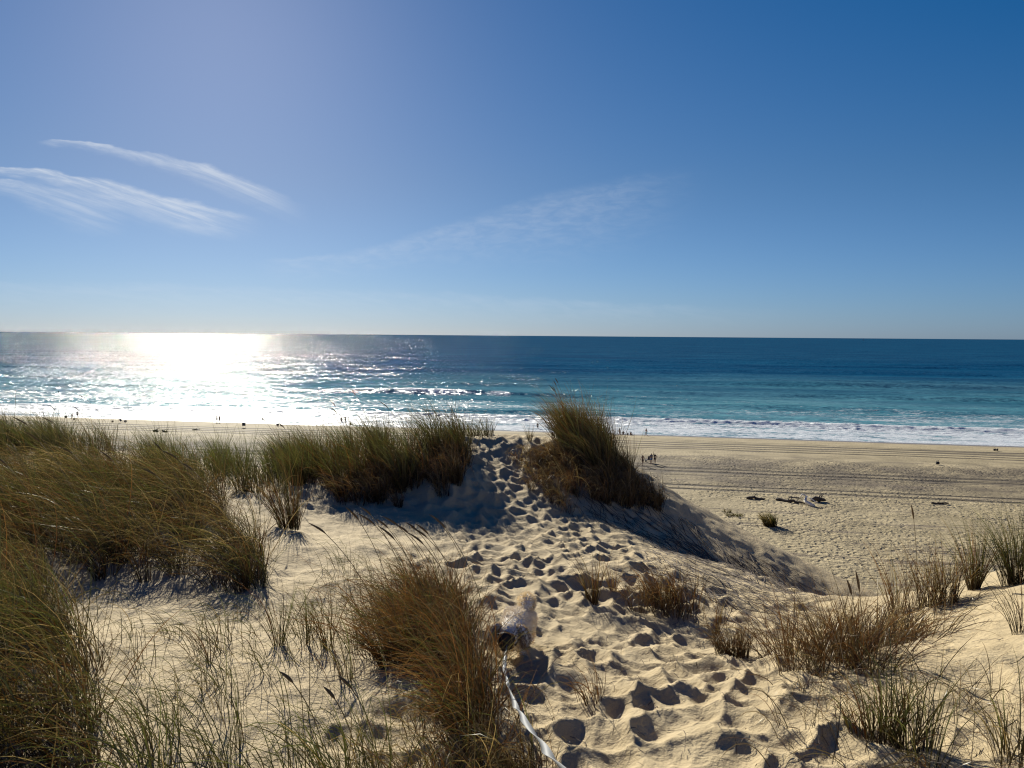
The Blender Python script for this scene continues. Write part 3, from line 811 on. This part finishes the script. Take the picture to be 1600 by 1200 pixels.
# roots and straw lying on the sand: short bent sticks
def litter(label, P, dens, Lr, width, flow=None, mixn=('dead', 'rust', 'straw')):
    q = grow(P, dens); n = len(q); K = 4
    a = rng.uniform(0, 2 * np.pi, n) if flow is None else np.full(n, flow) + rng.normal(0, .38, n)
    ln = rng.uniform(*Lr, n); x, y = q[:, 0].copy(), q[:, 1].copy(); Vs = []; Cs = []
    pal = np.array([PAL[k][2] for k in mixn])[rng.integers(0, len(mixn), n)] * rng.uniform(.4, 1.1, n)[:, None]
    w = width * rng.uniform(.5, 1.4, n)
    for k in range(K + 1):
        z = ground(x, y) + detail(x, y) + .008 + (.02 * rng.uniform(0, 1, n) if k in (1, 2, 3) else 0)
        sx, sy = -np.sin(a) * w / 2, np.cos(a) * w / 2
        Vs += [np.stack([x - sx, y - sy, z], 1), np.stack([x + sx, y + sy, z + w * .4], 1)]; Cs += [pal, pal]
        x = x + np.cos(a) * ln / K; y = y + np.sin(a) * ln / K; a = a + rng.normal(0, .3 if flow is None else .08, n)
    V = np.stack(Vs, 1); C = np.stack(Cs, 1); qq = np.arange(K) * 2
    F = (np.arange(n)[:, None, None] * (2 * K + 2) + np.stack([qq, qq + 1, qq + 3, qq + 2], 1)[None]).reshape(-1, 4)
    o = mesh_np('straw_litter', V.reshape(-1, 3), F, M_LIT); tag(o, label, 'litter', kind='stuff')
L1 = poly_px([(850, 1290), (860, 1080), (900, 960), (1000, 930), (1230, 980), (1300, 1290)])
litter('bits of dry straw and roots lying on the trodden sand path', L1, 45, (.03, .16), .003)
litter('dry roots trailing down the shaded slope below the crest', S2, 60, (.15, .8), .007, flow=R(-68))
L3 = poly_px([(880, 770), (1020, 790), (1110, 830), (1250, 895), (1290, 912), (1180, 880), (1040, 850), (900, 810)])
litter('dead strands hanging down the right flank of the crest', L3, 55, (.2, .8), .007, flow=R(-62))
L4 = poly_px([(1230, 1290), (1250, 1000), (1450, 950), (1600, 930), (1640, 1290)])
litter('dry straw scattered over the right hand dune', L4, 40, (.04, .2), .003)

# ------------------------------------------------------------------ figures grown from a skeleton
def skin(name, nodes, edges, m, parent=None, sub=1, root=0):
    me = bpy.data.meshes.new(name + '_skeleton')
    me.from_pydata([n[0] for n in nodes], edges, [])
    o = bpy.data.objects.new('skeleton', me); COL.objects.link(o)
    md = o.modifiers.new('skin', 'SKIN'); md.use_smooth_shade = True
    for i, v in enumerate(me.skin_vertices[0].data):
        r = nodes[i][1]; v.radius = (r, r) if not isinstance(r, tuple) else r
        v.use_root = (i == root)
    sb = o.modifiers.new('sub', 'SUBSURF'); sb.levels = sub; sb.render_levels = sub
    dg = bpy.context.evaluated_depsgraph_get(); dg.update()
    nm = bpy.data.meshes.new_from_object(o.evaluated_get(dg))
    nm.name = name
    bpy.data.objects.remove(o); bpy.data.meshes.remove(me)
    nm.materials.clear(); nm.materials.append(m)
    ob = bpy.data.objects.new(name, nm)
    return link(ob, parent)

M_SKIN = simple('skin', (.26, .15, .10), .6, .15, 8)
M_HAIR = simple('dark_hair', (.03, .02, .015), .6, .3, 30)
CL = {k: simple('cloth_' + k, c, .85, .2, 12) for k, c in dict(black=(.02, .02, .024), navy=(.025, .035, .08), grey=(.16, .17, .18), white=(.6, .6, .58), red=(.25, .06, .05), blue=(.10, .18, .32), brown=(.10, .07, .05)).items()}

def person(label, loc, rz=0., pose='stand', top=None, low='black', H=1.72, group='people on the beach'):
    t = empty('person', loc, rz); tag(t, label, 'person', group)
    k = H / 1.72
    J = dict(pelvis=(0, 0, .93, .125), waist=(0, 0, 1.09, .11), chest=(0, 0, 1.30, .135), neck=(0, 0, 1.46, .055), head=(0, -.015, 1.56, .085), crown=(0, -.01, 1.65, .08))
    for sd, q in (('l', 1), ('r', -1)):
        J.update({'sh' + sd: (.17 * q, 0, 1.40, .06), 'el' + sd: (.235 * q, .03, 1.13, .043), 'wr' + sd: (.225 * q, -.05, .90, .032), 'ha' + sd: (.22 * q, -.08, .80, .036),
                  'hi' + sd: (.085 * q, 0, .86, .088), 'kn' + sd: (.10 * q, -.02, .49, .062), 'an' + sd: (.10 * q, .02, .09, .042), 'to' + sd: (.105 * q, -.13, .045, .04)})
    def mv(**kw):
        for n, p in kw.items(): J[n] = (*p, J[n][3])
    if pose == 'walk':
        mv(knl=(.09, -.2, .52), anl=(.09, -.3, .10), tol=(.09, -.44, .07), knr=(-.09, .06, .50), anr=(-.09, .32, .15), tor=(-.09, .22, .05),
           ell=(.23, .14, 1.13), wrl=(.21, .22, .93), hal=(.2, .25, .85), elr=(-.23, -.08, 1.12), wrr=(-.2, -.25, .98), har=(-.19, -.32, .93))
    if pose == 'bend':
        mv(waist=(0, -.10, 1.06), chest=(0, -.33, 1.17), neck=(0, -.47, 1.15), head=(0, -.56, 1.08), crown=(0, -.63, 1.03), shl=(.17, -.40, 1.17), shr=(-.17, -.40, 1.17),
           ell=(.2, -.45, .9), wrl=(.15, -.55, .66), hal=(.12, -.58, .57), elr=(-.2, -.45, .9), wrr=(-.15, -.55, .66), har=(-.12, -.58, .57), knl=(.12, -.08, .5), knr=(-.12, -.04, .5))
    if pose == 'sit':
        mv(pelvis=(0, 0, .14), waist=(0, .03, .28), chest=(0, 0, .50), neck=(0, -.04, .66), head=(0, -.07, .76), crown=(0, -.07, .85), shl=(.17, -.01, .6), shr=(-.17, -.01, .6),
           ell=(.25, -.12, .38), wrl=(.17, -.32, .38), hal=(.12, -.38, .4), elr=(-.25, -.12, .38), wrr=(-.17, -.32, .38), har=(-.12, -.38, .4),
           hil=(.09, -.06, .12), hir=(-.09, -.06, .12), knl=(.13, -.42, .42), knr=(-.13, -.42, .42), anl=(.12, -.62, .07), anr=(-.12, -.62, .07), tol=(.12, -.78, .05), tor=(-.12, -.78, .05))
    if pose == 'reach':
        mv(ell=(.42, -.05, 1.42), wrl=(.62, -.12, 1.44), hal=(.72, -.14, 1.43))
    if pose == 'raise':
        mv(ell=(.26, -.05, 1.66), wrl=(.24, -.12, 1.88), hal=(.23, -.14, 1.97), knl=(.1, -.12, .5))
    names = list(J); ix = {n: i for i, n in enumerate(names)}
    E = [('pelvis', 'waist'), ('waist', 'chest'), ('chest', 'neck'), ('neck', 'head'), ('head', 'crown')]
    for sd in 'lr': E += [('chest', 'sh' + sd), ('sh' + sd, 'el' + sd), ('el' + sd, 'wr' + sd), ('wr' + sd, 'ha' + sd), ('pelvis', 'hi' + sd), ('hi' + sd, 'kn' + sd), ('kn' + sd, 'an' + sd), ('an' + sd, 'to' + sd)]
    P = lambda n: tuple(v * k for v in J[n][:3])
    skin('body', [(P(n), J[n][3] * k) for n in names], [(ix[a], ix[b]) for a, b in E], M_SKIN, t)
    lerp = lambda a, b, f: tuple(P(a)[i] * (1 - f) + P(b)[i] * f for i in range(3))
    sh = [(P('pelvis'), .142 * k), (P('hil'), .105 * k), (lerp('hil', 'knl', .62), .092 * k), (P('hir'), .105 * k), (lerp('hir', 'knr', .62), .092 * k), (lerp('pelvis', 'waist', .6), .128 * k)]
    skin('trunks', sh, [(0, 1), (1, 2), (0, 3), (3, 4), (0, 5)], CL[low], t)
    if top:
        tp = [(P('waist'), .135 * k), (P('chest'), .155 * k), (P('shl'), .078 * k), (lerp('shl', 'ell', .6), .06 * k), (P('shr'), .078 * k), (lerp('shr', 'elr', .6), .06 * k), (lerp('chest', 'neck', .6), .07 * k)]
        skin('shirt', tp, [(0, 1), (1, 2), (2, 3), (1, 4), (4, 5), (1, 6)], CL[top], t)
    hd = P('head'); cr = P('crown')
    skin('hair', [((hd[0], hd[1] + .03 * k, hd[2] + .01), .09 * k), ((cr[0], cr[1] + .02 * k, cr[2] + .01), .088 * k)], [(0, 1)], M_HAIR, t)
    return t
def at(px, py): return tuple(gp(px, py))
person('person bending over right at the foam, arms hanging down, far left of the beach', at(112.5, 653.5), R(70), 'bend', 'grey', 'black', 1.65)
person('person standing beside the one who bends over at the far left', at(121, 653), R(20), 'stand', 'grey', 'black', 1.7)
person('left one of two bathers standing side by side in front of the glare', at(339, 660.5), R(15), 'stand', None, 'navy', 1.78)
person('right one of two bathers standing side by side in front of the glare', at(343, 660.5), R(-25), 'stand', 'grey', 'black', 1.74)
person('small person sitting alone on the waterline between two chairs and the glare', at(409.5, 658.5), R(160), 'sit', 'black', 'black', 1.7)
person('left one of two standing bathers above the grass ridge, arms down', at(533.5, 662), R(170), 'stand', None, 'black', 1.66)
person('right one of two standing bathers above the grass ridge, one arm held out', at(539.5, 661.5), R(185), 'reach', None, 'black', 1.78)
person('person sitting on dry sand right of the two standing bathers', at(547.5, 665), R(120), 'sit', 'black', 'black', 1.7)
person('leftmost of three people sitting just above the tips of the grass ridge', at(606, 664), R(180), 'sit', 'brown', 'black', 1.7)
person('middle one of three people sitting just above the tips of the grass ridge', at(615, 663.5), R(200), 'sit', 'black', 'black', 1.8)
person('rightmost of three people sitting just above the tips of the grass ridge', at(622, 664.5), R(150), 'sit', 'black', 'navy', 1.6)
person('lone bather standing in the foam left of the windswept crown', at(840, 672), R(180), 'stand', 'black', 'black', 1.75)
person('dark figure walking bent forward at the wet sand edge right of the crown', at(968, 681.5), R(75), 'walk', 'black', 'brown', 1.75)
person('person sitting at the waterline behind the walking figure', at(974, 679.5), R(180), 'sit', 'grey', 'grey', 1.65)
person('small person kneeling low at the waterline near the black bag', at(985.5, 680.5), R(150), 'sit', 'black', 'black', 1.75)
person('bare chested person walking alone on wet sand with a long shadow', at(1009.5, 682), R(-80), 'walk', None, 'black', 1.78)
person('bare backed person on dry sand at the edge of the crown, left of the group', at(1004, 728), R(150), 'walk', None, 'brown', 1.72)
person('person in pale trousers standing beside the dark folding chair', at(1017.5, 726), R(200), 'stand', 'grey', 'blue', 1.75)
person('slim person in black raising an arm on the right of the group', at(1023, 724.5), R(170), 'raise', 'black', 'black', 1.6)
# swimmer far out: head and shoulders above the water
sw = empty('person', (-166 / 1186 * 0 + ray(91, 600)[0] * 262, 262, .1)); tag(sw, 'tiny swimmer in the waves off the far left beach', 'swimmer')
skin('body', [((0, 0, -.4), .16), ((0, 0, -.05), .17), ((.17, 0, .05), .08), ((.3, -.1, -.3), .06), ((-.17, 0, .05), .08), ((-.3, -.1, -.3), .06), ((0, 0, .2), .07), ((0, 0, .36), .12), ((0, 0, .48), .11)],
     [(0, 1), (1, 2), (2, 3), (1, 4), (4, 5), (1, 6), (6, 7), (7, 8)], M_HAIR, sw)

# ------------------------------------------------------------------ things on the beach
def box_vf(c, d, bev=.0):
    x, y, z = [v / 2 for v in d]
    V = np.array([(sx * x, sy * y, sz * z) for sx in (-1, 1) for sy in (-1, 1) for sz in (-1, 1)]) + np.array(c)
    F = [(0, 1, 3, 2), (4, 6, 7, 5), (0, 4, 5, 1), (2, 3, 7, 6), (0, 2, 6, 4), (1, 5, 7, 3)]
    return V, F
def chair(label, loc, rz, cloth='navy', s=1.):
    t = empty('folding_chair', loc, rz); tag(t, label, 'beach chair', 'folding chairs on the beach')
    met = CL['grey']
    for q in (-1, 1):
        x = .27 * q * s
        V, F = tube([(x, -.28 * s, 0), (x, .0, .22 * s), (x, .26 * s, .42 * s)], [.014] * 3, 5); mesh_py('leg', V, F, met, t)
        V, F = tube([(x, .26 * s, 0), (x, .0, .20 * s), (x, -.26 * s, .38 * s), (x, -.28 * s, .5 * s)], [.014] * 4, 5); mesh_py('leg', V, F, met, t)
        V, F = tube([(x, -.26 * s, .55 * s), (x, .22 * s, .56 * s)], [.02] * 2, 5); mesh_py('armrest', V, F, met, t)
        V, F = tube([(x, .2 * s, .3 * s), (x, .34 * s, .62 * s), (x, .42 * s, .92 * s)], [.014] * 3, 5); mesh_py('back_post', V, F, met, t)
    V, F = box_vf((0, -.02, .36 * s), (.5 * s, .48 * s, .03)); mesh_py('seat', V, F, CL[cloth], t, False)
    o = mesh_py('backrest', *box_vf((0, 0, 0), (.5 * s, .03, .56 * s)), CL[cloth], t, False); o.location = (0, .33 * s, .64 * s); o.rotation_euler = (R(-16), 0, 0)
    return t
def bag(label, loc, rz=0., s=1., col='black', name='beach_bag', cat='bag'):
    t = empty(name, loc, rz); tag(t, label, cat)
    skin('bag_body', [((-.22 * s, 0, .18 * s), .17 * s), ((.0, 0, .24 * s), .21 * s), ((.22 * s, 0, .17 * s), .16 * s)], [(0, 1), (1, 2)], CL[col], t)
    V, F = tube([(-.15 * s, 0, .36 * s), (-.1 * s, 0, .5 * s), (0, 0, .56 * s), (.1 * s, 0, .5 * s), (.15 * s, 0, .34 * s)], [.018 * s] * 5, 5); mesh_py('handle', V, F, CL[col], t)
    return t
chair('low folding chair with dark cloth facing the sea, right of the pair in the glare', at(381, 668.5), R(200), 'navy', 1.25)
chair('folding chair in the low group of bags at the far left of the beach', at(190, 660.5), R(170), 'navy', 1.0)
chair('dark folding chair standing in the group beside the grassy crown', at(1012, 722.5), R(210), 'navy', 1.15)
bag('round dark bag beside the folding chair at the far left', at(196, 660.5), 0, 1.5, 'grey')
bag('flat dark bag on the sand left of the folding chair', at(176, 660), 0, 1.1, 'brown')
bag('dark bag lying left of the bending person', at(103, 653.5), 0, 1.5, 'black')
bag('dark heap of things on the sand below the bending person', at(116, 656.5), 0, 1.2, 'brown')
bag('larger of the two dark bags on the sand left of the bathers above the ridge', at(434, 666), 0, 1.6, 'brown')
bag('smaller of the two dark bags on the sand left of the bathers above the ridge', at(439.5, 666.5), 0, 1.1, 'black')
bag('black bag at the waterline between the two sitting people', at(980.5, 680), 0, 1.1, 'black')
bag('black bag left of the dark folding chair beside the crown', at(1009, 722), 0, .7, 'black')
bag('black bag standing alone on smooth sand near the tyre tracks', at(1465, 726.5), 0, 1.35, 'black')
bag('left one of two black bags near the foam at the far right', at(1554, 705), 0, 1.1, 'black')
bag('right one of two black bags near the foam at the far right', at(1558, 705), R(60), 1.1, 'black')
M_DARKWOOD = simple('dark_wet_wood', (.075, .055, .038), .8, .4, 6)
M_WHITEWOOD = simple('bleached_wood', (.80, .76, .68), .8, .2, 6)
M_GREYWOOD = simple('grey_wood', (.22, .18, .13), .85, .3, 6)
def wobble(a, b, n, amp, rise=0.):
    a, b = np.array(a, float), np.array(b, float)
    return [a + (b - a) * i / (n - 1) + rng.normal(0, amp, 3) * (0 < i < n - 1) + np.array([0, 0, rise * math.sin(math.pi * i / (n - 1))]) for i in range(n)]
def log(label, p0, p1, r, m=None, twigs=1, name='driftwood_log', cat='driftwood'):
    a, b = gp(*p0), gp(*p1); t = empty(name, a); tag(t, label, cat)
    m = m or M_DARKWOOD
    b = b - a; z = np.array([0, 0, r * .8])
    P = wobble(z, b + z * .7, 8, r * .35)
    mesh_py('trunk', *tube(P, [r * v for v in (.7, 1, 1.05, .95, .9, .8, .65, .4)], 8), m, t)
    for i in range(twigs):
        q = P[3 + i * 2]; mesh_py('branch', *tube([q, q + [.2, .1, r + .15], q + [.45, .1, r + .3]], [r * .35, r * .25, r * .1], 5), m, t)
    return t
log('short dark log lying left of the bleached branch', (1166, 780), (1196, 781.5), .17)
log('long dark log running up to the bleached branch', (1212, 782), (1258, 788), .18, twigs=2)
log('grey stick lying behind the long dark log', (1231, 777), (1252, 779), .09, M_GREYWOOD)
log('thin dark log lying on the trampled sand at the right', (1455, 787), (1482, 788.5), .13)
log('dark log half buried behind the bleached branch', (1268, 784), (1290, 784.5), .28, twigs=2)
bw = gp(1268, 791); t = empty('driftwood_branch', bw); tag(t, 'bleached white forked branch standing among dark logs on the beach', 'driftwood')
def up_at(px, py, d):
    r_ = ray(px, py); return np.array([r_[0] * d, d, CAMZ + r_[2] * d]) - bw
d0 = bw[1]
mesh_py('trunk', *tube([up_at(1273, 791, d0 - .3), up_at(1267, 788.5, d0), up_at(1261, 785.5, d0 + .4), up_at(1258, 782, d0 + .6), up_at(1259.5, 778, d0 + .8), up_at(1260.5, 775.5, d0 + 1)], [.16, .20, .21, .18, .14, .09], 8), M_WHITEWOOD, t)
mesh_py('branch', *tube([up_at(1260.5, 776, d0 + 1), up_at(1257, 773.8, d0 + 1.1), up_at(1253.5, 772.3, d0 + 1.2), up_at(1251.5, 775, d0 + 1.2), up_at(1249.5, 778, d0 + 1.3)], [.10, .095, .09, .07, .05], 6), M_WHITEWOOD, t)
mesh_py('branch', *tube([up_at(1264, 777, d0 + .6), up_at(1270, 781, d0 + .3), up_at(1279, 787.5, d0 - .2)], [.07, .08, .06], 6), M_WHITEWOOD, t)
log('dark tangle of washed up wood on the far left beach, left piece', (239, 674.5), (248, 674.5), .22, twigs=2)
log('dark tangle of washed up wood on the far left beach, right piece', (253, 675), (262, 675.5), .2, twigs=2)
log('thin stick of dark wood washed up between the tangle and the bathers', (300, 672.5), (312, 672), .12, twigs=1)

# sailing boat near the horizon
bo = ray(1349, 529.8); bd = 6500.
tb = empty('sailing_boat', (bo[0] * bd, bd, 0), R(35)); tag(tb, 'tiny boat with a pale sail far out under the horizon', 'boat')
V = []; F = []
for i, (x, w, zt) in enumerate([(-9, 1.2, 1.6), (-5, 2.2, 1.5), (0, 2.6, 1.5), (5, 1.7, 1.8), (9, .1, 2.3)]):
    V += [(x, -w, zt), (x, -w * .5, -.5), (x, w * .5, -.5), (x, w, zt)]
for i in range(4):
    a = i * 4; F += [(a, a + 4, a + 5, a + 1), (a + 1, a + 5, a + 6, a + 2), (a + 2, a + 6, a + 7, a + 3), (a + 3, a + 7, a + 4, a)]
F += [(0, 1, 2, 3)]
mesh_py('hull', np.array(V), F, CL['navy'], tb, False)
mesh_py('mast', *tube([(1, 0, 1), (1, 0, 21)], [.15, .1], 6), CL['grey'], tb)
sV = np.array([(0.8, .05, 2.6), (-8, .3, 2.6), (0.8, .05, 20.5), (-3, .9, 9), (1.3, .05, 2.2), (8.6, 0, 2.4), (1.3, .05, 18), (3.8, .8, 7)])
mesh_py('sail', np.concatenate([sV[:4], sV[:4] + [0, .06, 0]]), [(0, 1, 3), (1, 2, 3), (2, 0, 3), (4, 7, 5), (5, 7, 6), (6, 7, 4)], CL['white'], tb)
mesh_py('foresail', np.concatenate([sV[4:], sV[4:] + [0, .06, 0]]), [(0, 1, 3), (1, 2, 3), (2, 0, 3), (4, 7, 5), (5, 7, 6), (6, 7, 4)], CL['white'], tb)

# ------------------------------------------------------------------ the dog
def fur_material():
    m, t, out = mat('dog_fur')
    c = t.new('ShaderNodeAttribute', attribute_name='tint').outputs['Color']
    d = t.new('ShaderNodeBsdfDiffuse'); t.put(d.inputs['Color'], c)
    tr = t.new('ShaderNodeBsdfTranslucent'); t.put(tr.inputs['Color'], t.mix(1.0, c, (1., .85, .6, 1), 'MULTIPLY'))
    a = t.new('ShaderNodeMixShader'); a.inputs[0].default_value = .3
    t.l.new(d.outputs[0], a.inputs[1]); t.l.new(tr.outputs[0], a.inputs[2]); t.l.new(a.outputs[0], out.inputs[0])
    return m
FUR = fur_material()
M_COAT = simple('cream_coat', (.82, .78, .70), .9, .12, 30)
M_FACE = simple('black_face', (.018, .015, .014), .7, .3, 30)
M_NOSE = simple('wet_nose', (.008, .008, .008), .2, .1, 10)
dl = gp(805, 1021)
DZ = float(detail(np.array([dl[0]]), np.array([dl[1]]))[0])
dog = empty('dog', (dl[0], dl[1], dl[2] + DZ), R(-12)); tag(dog, 'small white long haired dog with black face walking on the leash beside the brown tussock', 'dog')
# skeleton: the dog looks along -y, head lowered
N_ = [((0, .20, .235), .085), ((0, .08, .245), .09), ((0, -.04, .235), .088), ((0, -.12, .235), .07), ((0, -.20, .225), .086), ((0, -.26, .195), .056), ((0, -.295, .172), .034)]
E_ = [(0, 1), (1, 2), (2, 3), (3, 4), (4, 5), (5, 6)]
for q in (-1, 1):
    n = len(N_)
    N_ += [((.06 * q, .22, .17), .055), ((.065 * q, .18, .125), .036), ((.065 * q, .235, .075), .024), ((.065 * q, .225, .03), .024), ((.065 * q, .19, .02), .026)]
    E_ += [(0, n), (n, n + 1), (n + 1, n + 2), (n + 2, n + 3), (n + 3, n + 4)]
    n = len(N_)
    fy = -.03 if q > 0 else .04
    N_ += [((.06 * q, -.05, .18), .048), ((.065 * q, -.03 + fy * .5, .115), .032), ((.065 * q, -.05 + fy, .06), .025), ((.065 * q, -.055 + fy, .028), .025), ((.065 * q, -.085 + fy, .018), .027)]
    E_ += [(2, n), (n, n + 1), (n + 1, n + 2), (n + 2, n + 3), (n + 3, n + 4)]
body = skin('body', N_, E_, M_COAT, dog, sub=2, root=0)
ears = []
for q in (-1, 1):
    e = skin('ear', [((.06 * q, -.195, .285), (.02, .02)), ((.096 * q, -.20, .25), (.024, .036)), ((.112 * q, -.21, .195), (.024, .042)), ((.108 * q, -.22, .145), (.016, .026))], [(0, 1), (1, 2), (2, 3)], M_COAT, dog, sub=1)
    ears.append(e)
muz = skin('muzzle', [((0, -.262, .258), .074), ((0, -.306, .215), .060), ((0, -.342, .185), .040)], [(0, 1), (1, 2)], M_FACE, dog, sub=2)
skin('nose', [((0, -.376, .196), .015), ((0, -.388, .194), .012)], [(0, 1)], M_NOSE, dog, sub=1)
for q in (-1, 1):
    skin('eye', [((.040 * q, -.330, .272), .012), ((.041 * q, -.337, .273), .010)], [(0, 1)], M_NOSE, dog, sub=1)
tail = skin('tail', [((0, .25, .25), .05), ((.02, .27, .29), .06), ((.04, .22, .31), .06), ((.05, .15, .30), .05), ((.05, .08, .285), .035)], [(0, 1), (1, 2), (2, 3), (3, 4)], M_COAT, dog, sub=2)
def fur(src, n, L, w, colf, parent, down=.6, back=(0, .35, 0)):
    me = src.data; me.calc_loop_triangles()
    V = np.array([v.co[:] for v in me.vertices]); T = np.array([t_.vertices[:] for t_ in me.loop_triangles])
    a, b, c = V[T[:, 0]], V[T[:, 1]], V[T[:, 2]]
    nr_ = np.cross(b - a, c - a); ar = np.linalg.norm(nr_, axis=1); pk = rng.choice(len(T), n, p=ar / ar.sum())
    u = rng.uniform(0, 1, (n, 2)); fl = u.sum(1) > 1; u[fl] = 1 - u[fl]
    p = a[pk] + (b - a)[pk] * u[:, :1] + (c - a)[pk] * u[:, 1:]
    nn = nr_[pk] / ar[pk][:, None]
    col, lf = colf(p)
    K = 3; Vs = []; Cs = []; P = p.copy(); ln = L * lf * rng.uniform(.6, 1.3, n)
    d = nn * .6 + np.array(back) + rng.normal(0, .12, (n, 3))
    for k in range(K + 1):
        d = d + np.array([0, 0, -down]) * (k / K); dd = d / (np.linalg.norm(d, axis=1)[:, None] + 1e-9)
        sd = np.cross(dd, nn + rng.normal(0, .4, (n, 3))); sd /= np.linalg.norm(sd, axis=1)[:, None] + 1e-9
        ww = w * (1 - .85 * k / K); Vs += [P - sd * ww / 2, P + sd * ww / 2]; Cs += [col, col]
        P = P + dd * (ln / K)[:, None]
        P[:, 2] = np.maximum(P[:, 2], .005)
    V = np.stack(Vs, 1); C = np.stack(Cs, 1); qq = np.arange(K) * 2
    F = (np.arange(n)[:, None, None] * (2 * K + 2) + np.stack([qq, qq + 1, qq + 3, qq + 2], 1)[None]).reshape(-1, 4)
    o = mesh_np('fur', V.reshape(-1, 3), F, FUR, parent, colors=C.reshape(-1, 3)); o['kind'] = 'stuff'
def coat_col(p):
    n = len(p); c = np.array([.90, .84, .73])[None] * rng.uniform(.88, 1.08, n)[:, None]
    c = c * np.where(p[:, 2:3] < .1, [[.8, .72, .62]], [[1, 1, 1]])
    face = (p[:, 1] < -.205) & (p[:, 2] < .265) & (np.abs(p[:, 0]) < .075)
    c = np.where(face[:, None], np.array([.02, .017, .015]) * rng.uniform(.6, 1.6, n)[:, None], c)
    lf = np.where(face, .35, np.where(p[:, 1] < -.10, .45, np.where(p[:, 2] < .12, .8, 1.0)))
    return c, lf
def ear_col(p):
    n = len(p); c = np.array([.42, .33, .24])[None] * rng.uniform(.7, 1.2, n)[:, None]; return c, np.ones(n)
def face_col(p): return np.array([.02, .017, .015])[None] * rng.uniform(.6, 1.8, len(p))[:, None], np.full(len(p), .5)
def tail_col(p): return np.array([.80, .70, .52])[None] * rng.uniform(.8, 1.2, len(p))[:, None], np.full(len(p), 1.1)
fur(body, 9000, .022, .0045, coat_col, body)
for e in ears: fur(e, 1000, .018, .0045, ear_col, e, down=1.0, back=(0, 0, 0))
fur(muz, 900, .014, .0026, face_col, muz, down=.8, back=(0, -.1, 0))
fur(tail, 1500, .022, .0045, tail_col, tail, down=.5, back=(0, 0, 0))

dog.scale = (.93, .93, .93)
# leash from the collar to the photographer's hand
dp_ = np.array([dl[0], dl[1], dl[2]])
Lp = [(794, 996, dl[1] - .22), (789, 1022, dl[1] - .42), (788, 1045, dl[1] - .62), (794, 1075, 3.35), (806, 1105, 2.85), (822, 1130, 2.4), (840, 1155, 2.05), (862, 1185, 1.75), (892, 1215, 1.5), (935, 1260, 1.25), (990, 1330, 1.0)]
LP = np.array([ray(a, b) * d + np.array([0, 0, CAMZ]) for a, b, d in Lp])
# resample smoothly
tt_ = np.linspace(0, len(LP) - 1, 120); LPs = np.stack([np.interp(tt_, range(len(LP)), LP[:, i]) for i in range(3)], 1)
for _ in range(12): LPs[1:-1] = (LPs[:-2] + LPs[2:] + 2 * LPs[1:-1]) / 4
seg = np.concatenate([[0], np.cumsum(np.linalg.norm(np.diff(LPs, axis=0), axis=1))])
V = []
for i in range(120):
    T_ = LPs[min(i + 1, 119)] - LPs[max(i - 1, 0)]; T_ /= np.linalg.norm(T_)
    s_ = np.cross(T_, [0, 0, 1]); s_ /= np.linalg.norm(s_); u_ = np.cross(s_, T_)
    a = 1.0 + seg[i] * 5.2 + .5 * math.sin(seg[i] * 7)
    w_ = s_ * math.cos(a) + u_ * math.sin(a); n_2 = np.cross(w_, T_)
    hw = .011
    V += [LPs[i] - w_ * hw + n_2 * .0008, LPs[i] + w_ * hw + n_2 * .0008, LPs[i] + w_ * hw - n_2 * .0008, LPs[i] - w_ * hw - n_2 * .0008]
F = [(i * 4 + k, i * 4 + (k + 1) % 4, i * 4 + 4 + (k + 1) % 4, i * 4 + 4 + k) for i in range(119) for k in range(4)] + [(0, 1, 2, 3), (119 * 4, 119 * 4 + 1, 119 * 4 + 2, 119 * 4 + 3)]
m_l, t, out = mat('leash_webbing')
d_ = t.new('ShaderNodeBsdfPrincipled'); d_.inputs['Base Color'].default_value = (.30, .31, .31, 1); d_.inputs['Roughness'].default_value = .55
tr_ = t.new('ShaderNodeBsdfTranslucent'); tr_.inputs['Color'].default_value = (.5, .5, .48, 1)
mx = t.new('ShaderNodeMixShader'); mx.inputs[0].default_value = .3; t.l.new(d_.outputs[0], mx.inputs[1]); t.l.new(tr_.outputs[0], mx.inputs[2]); t.l.new(mx.outputs[0], out.inputs[0])
le = mesh_py('leash', np.array(V), F, m_l); tag(le, 'twisted flat white leash running from the dog down to the bottom edge', 'leash')
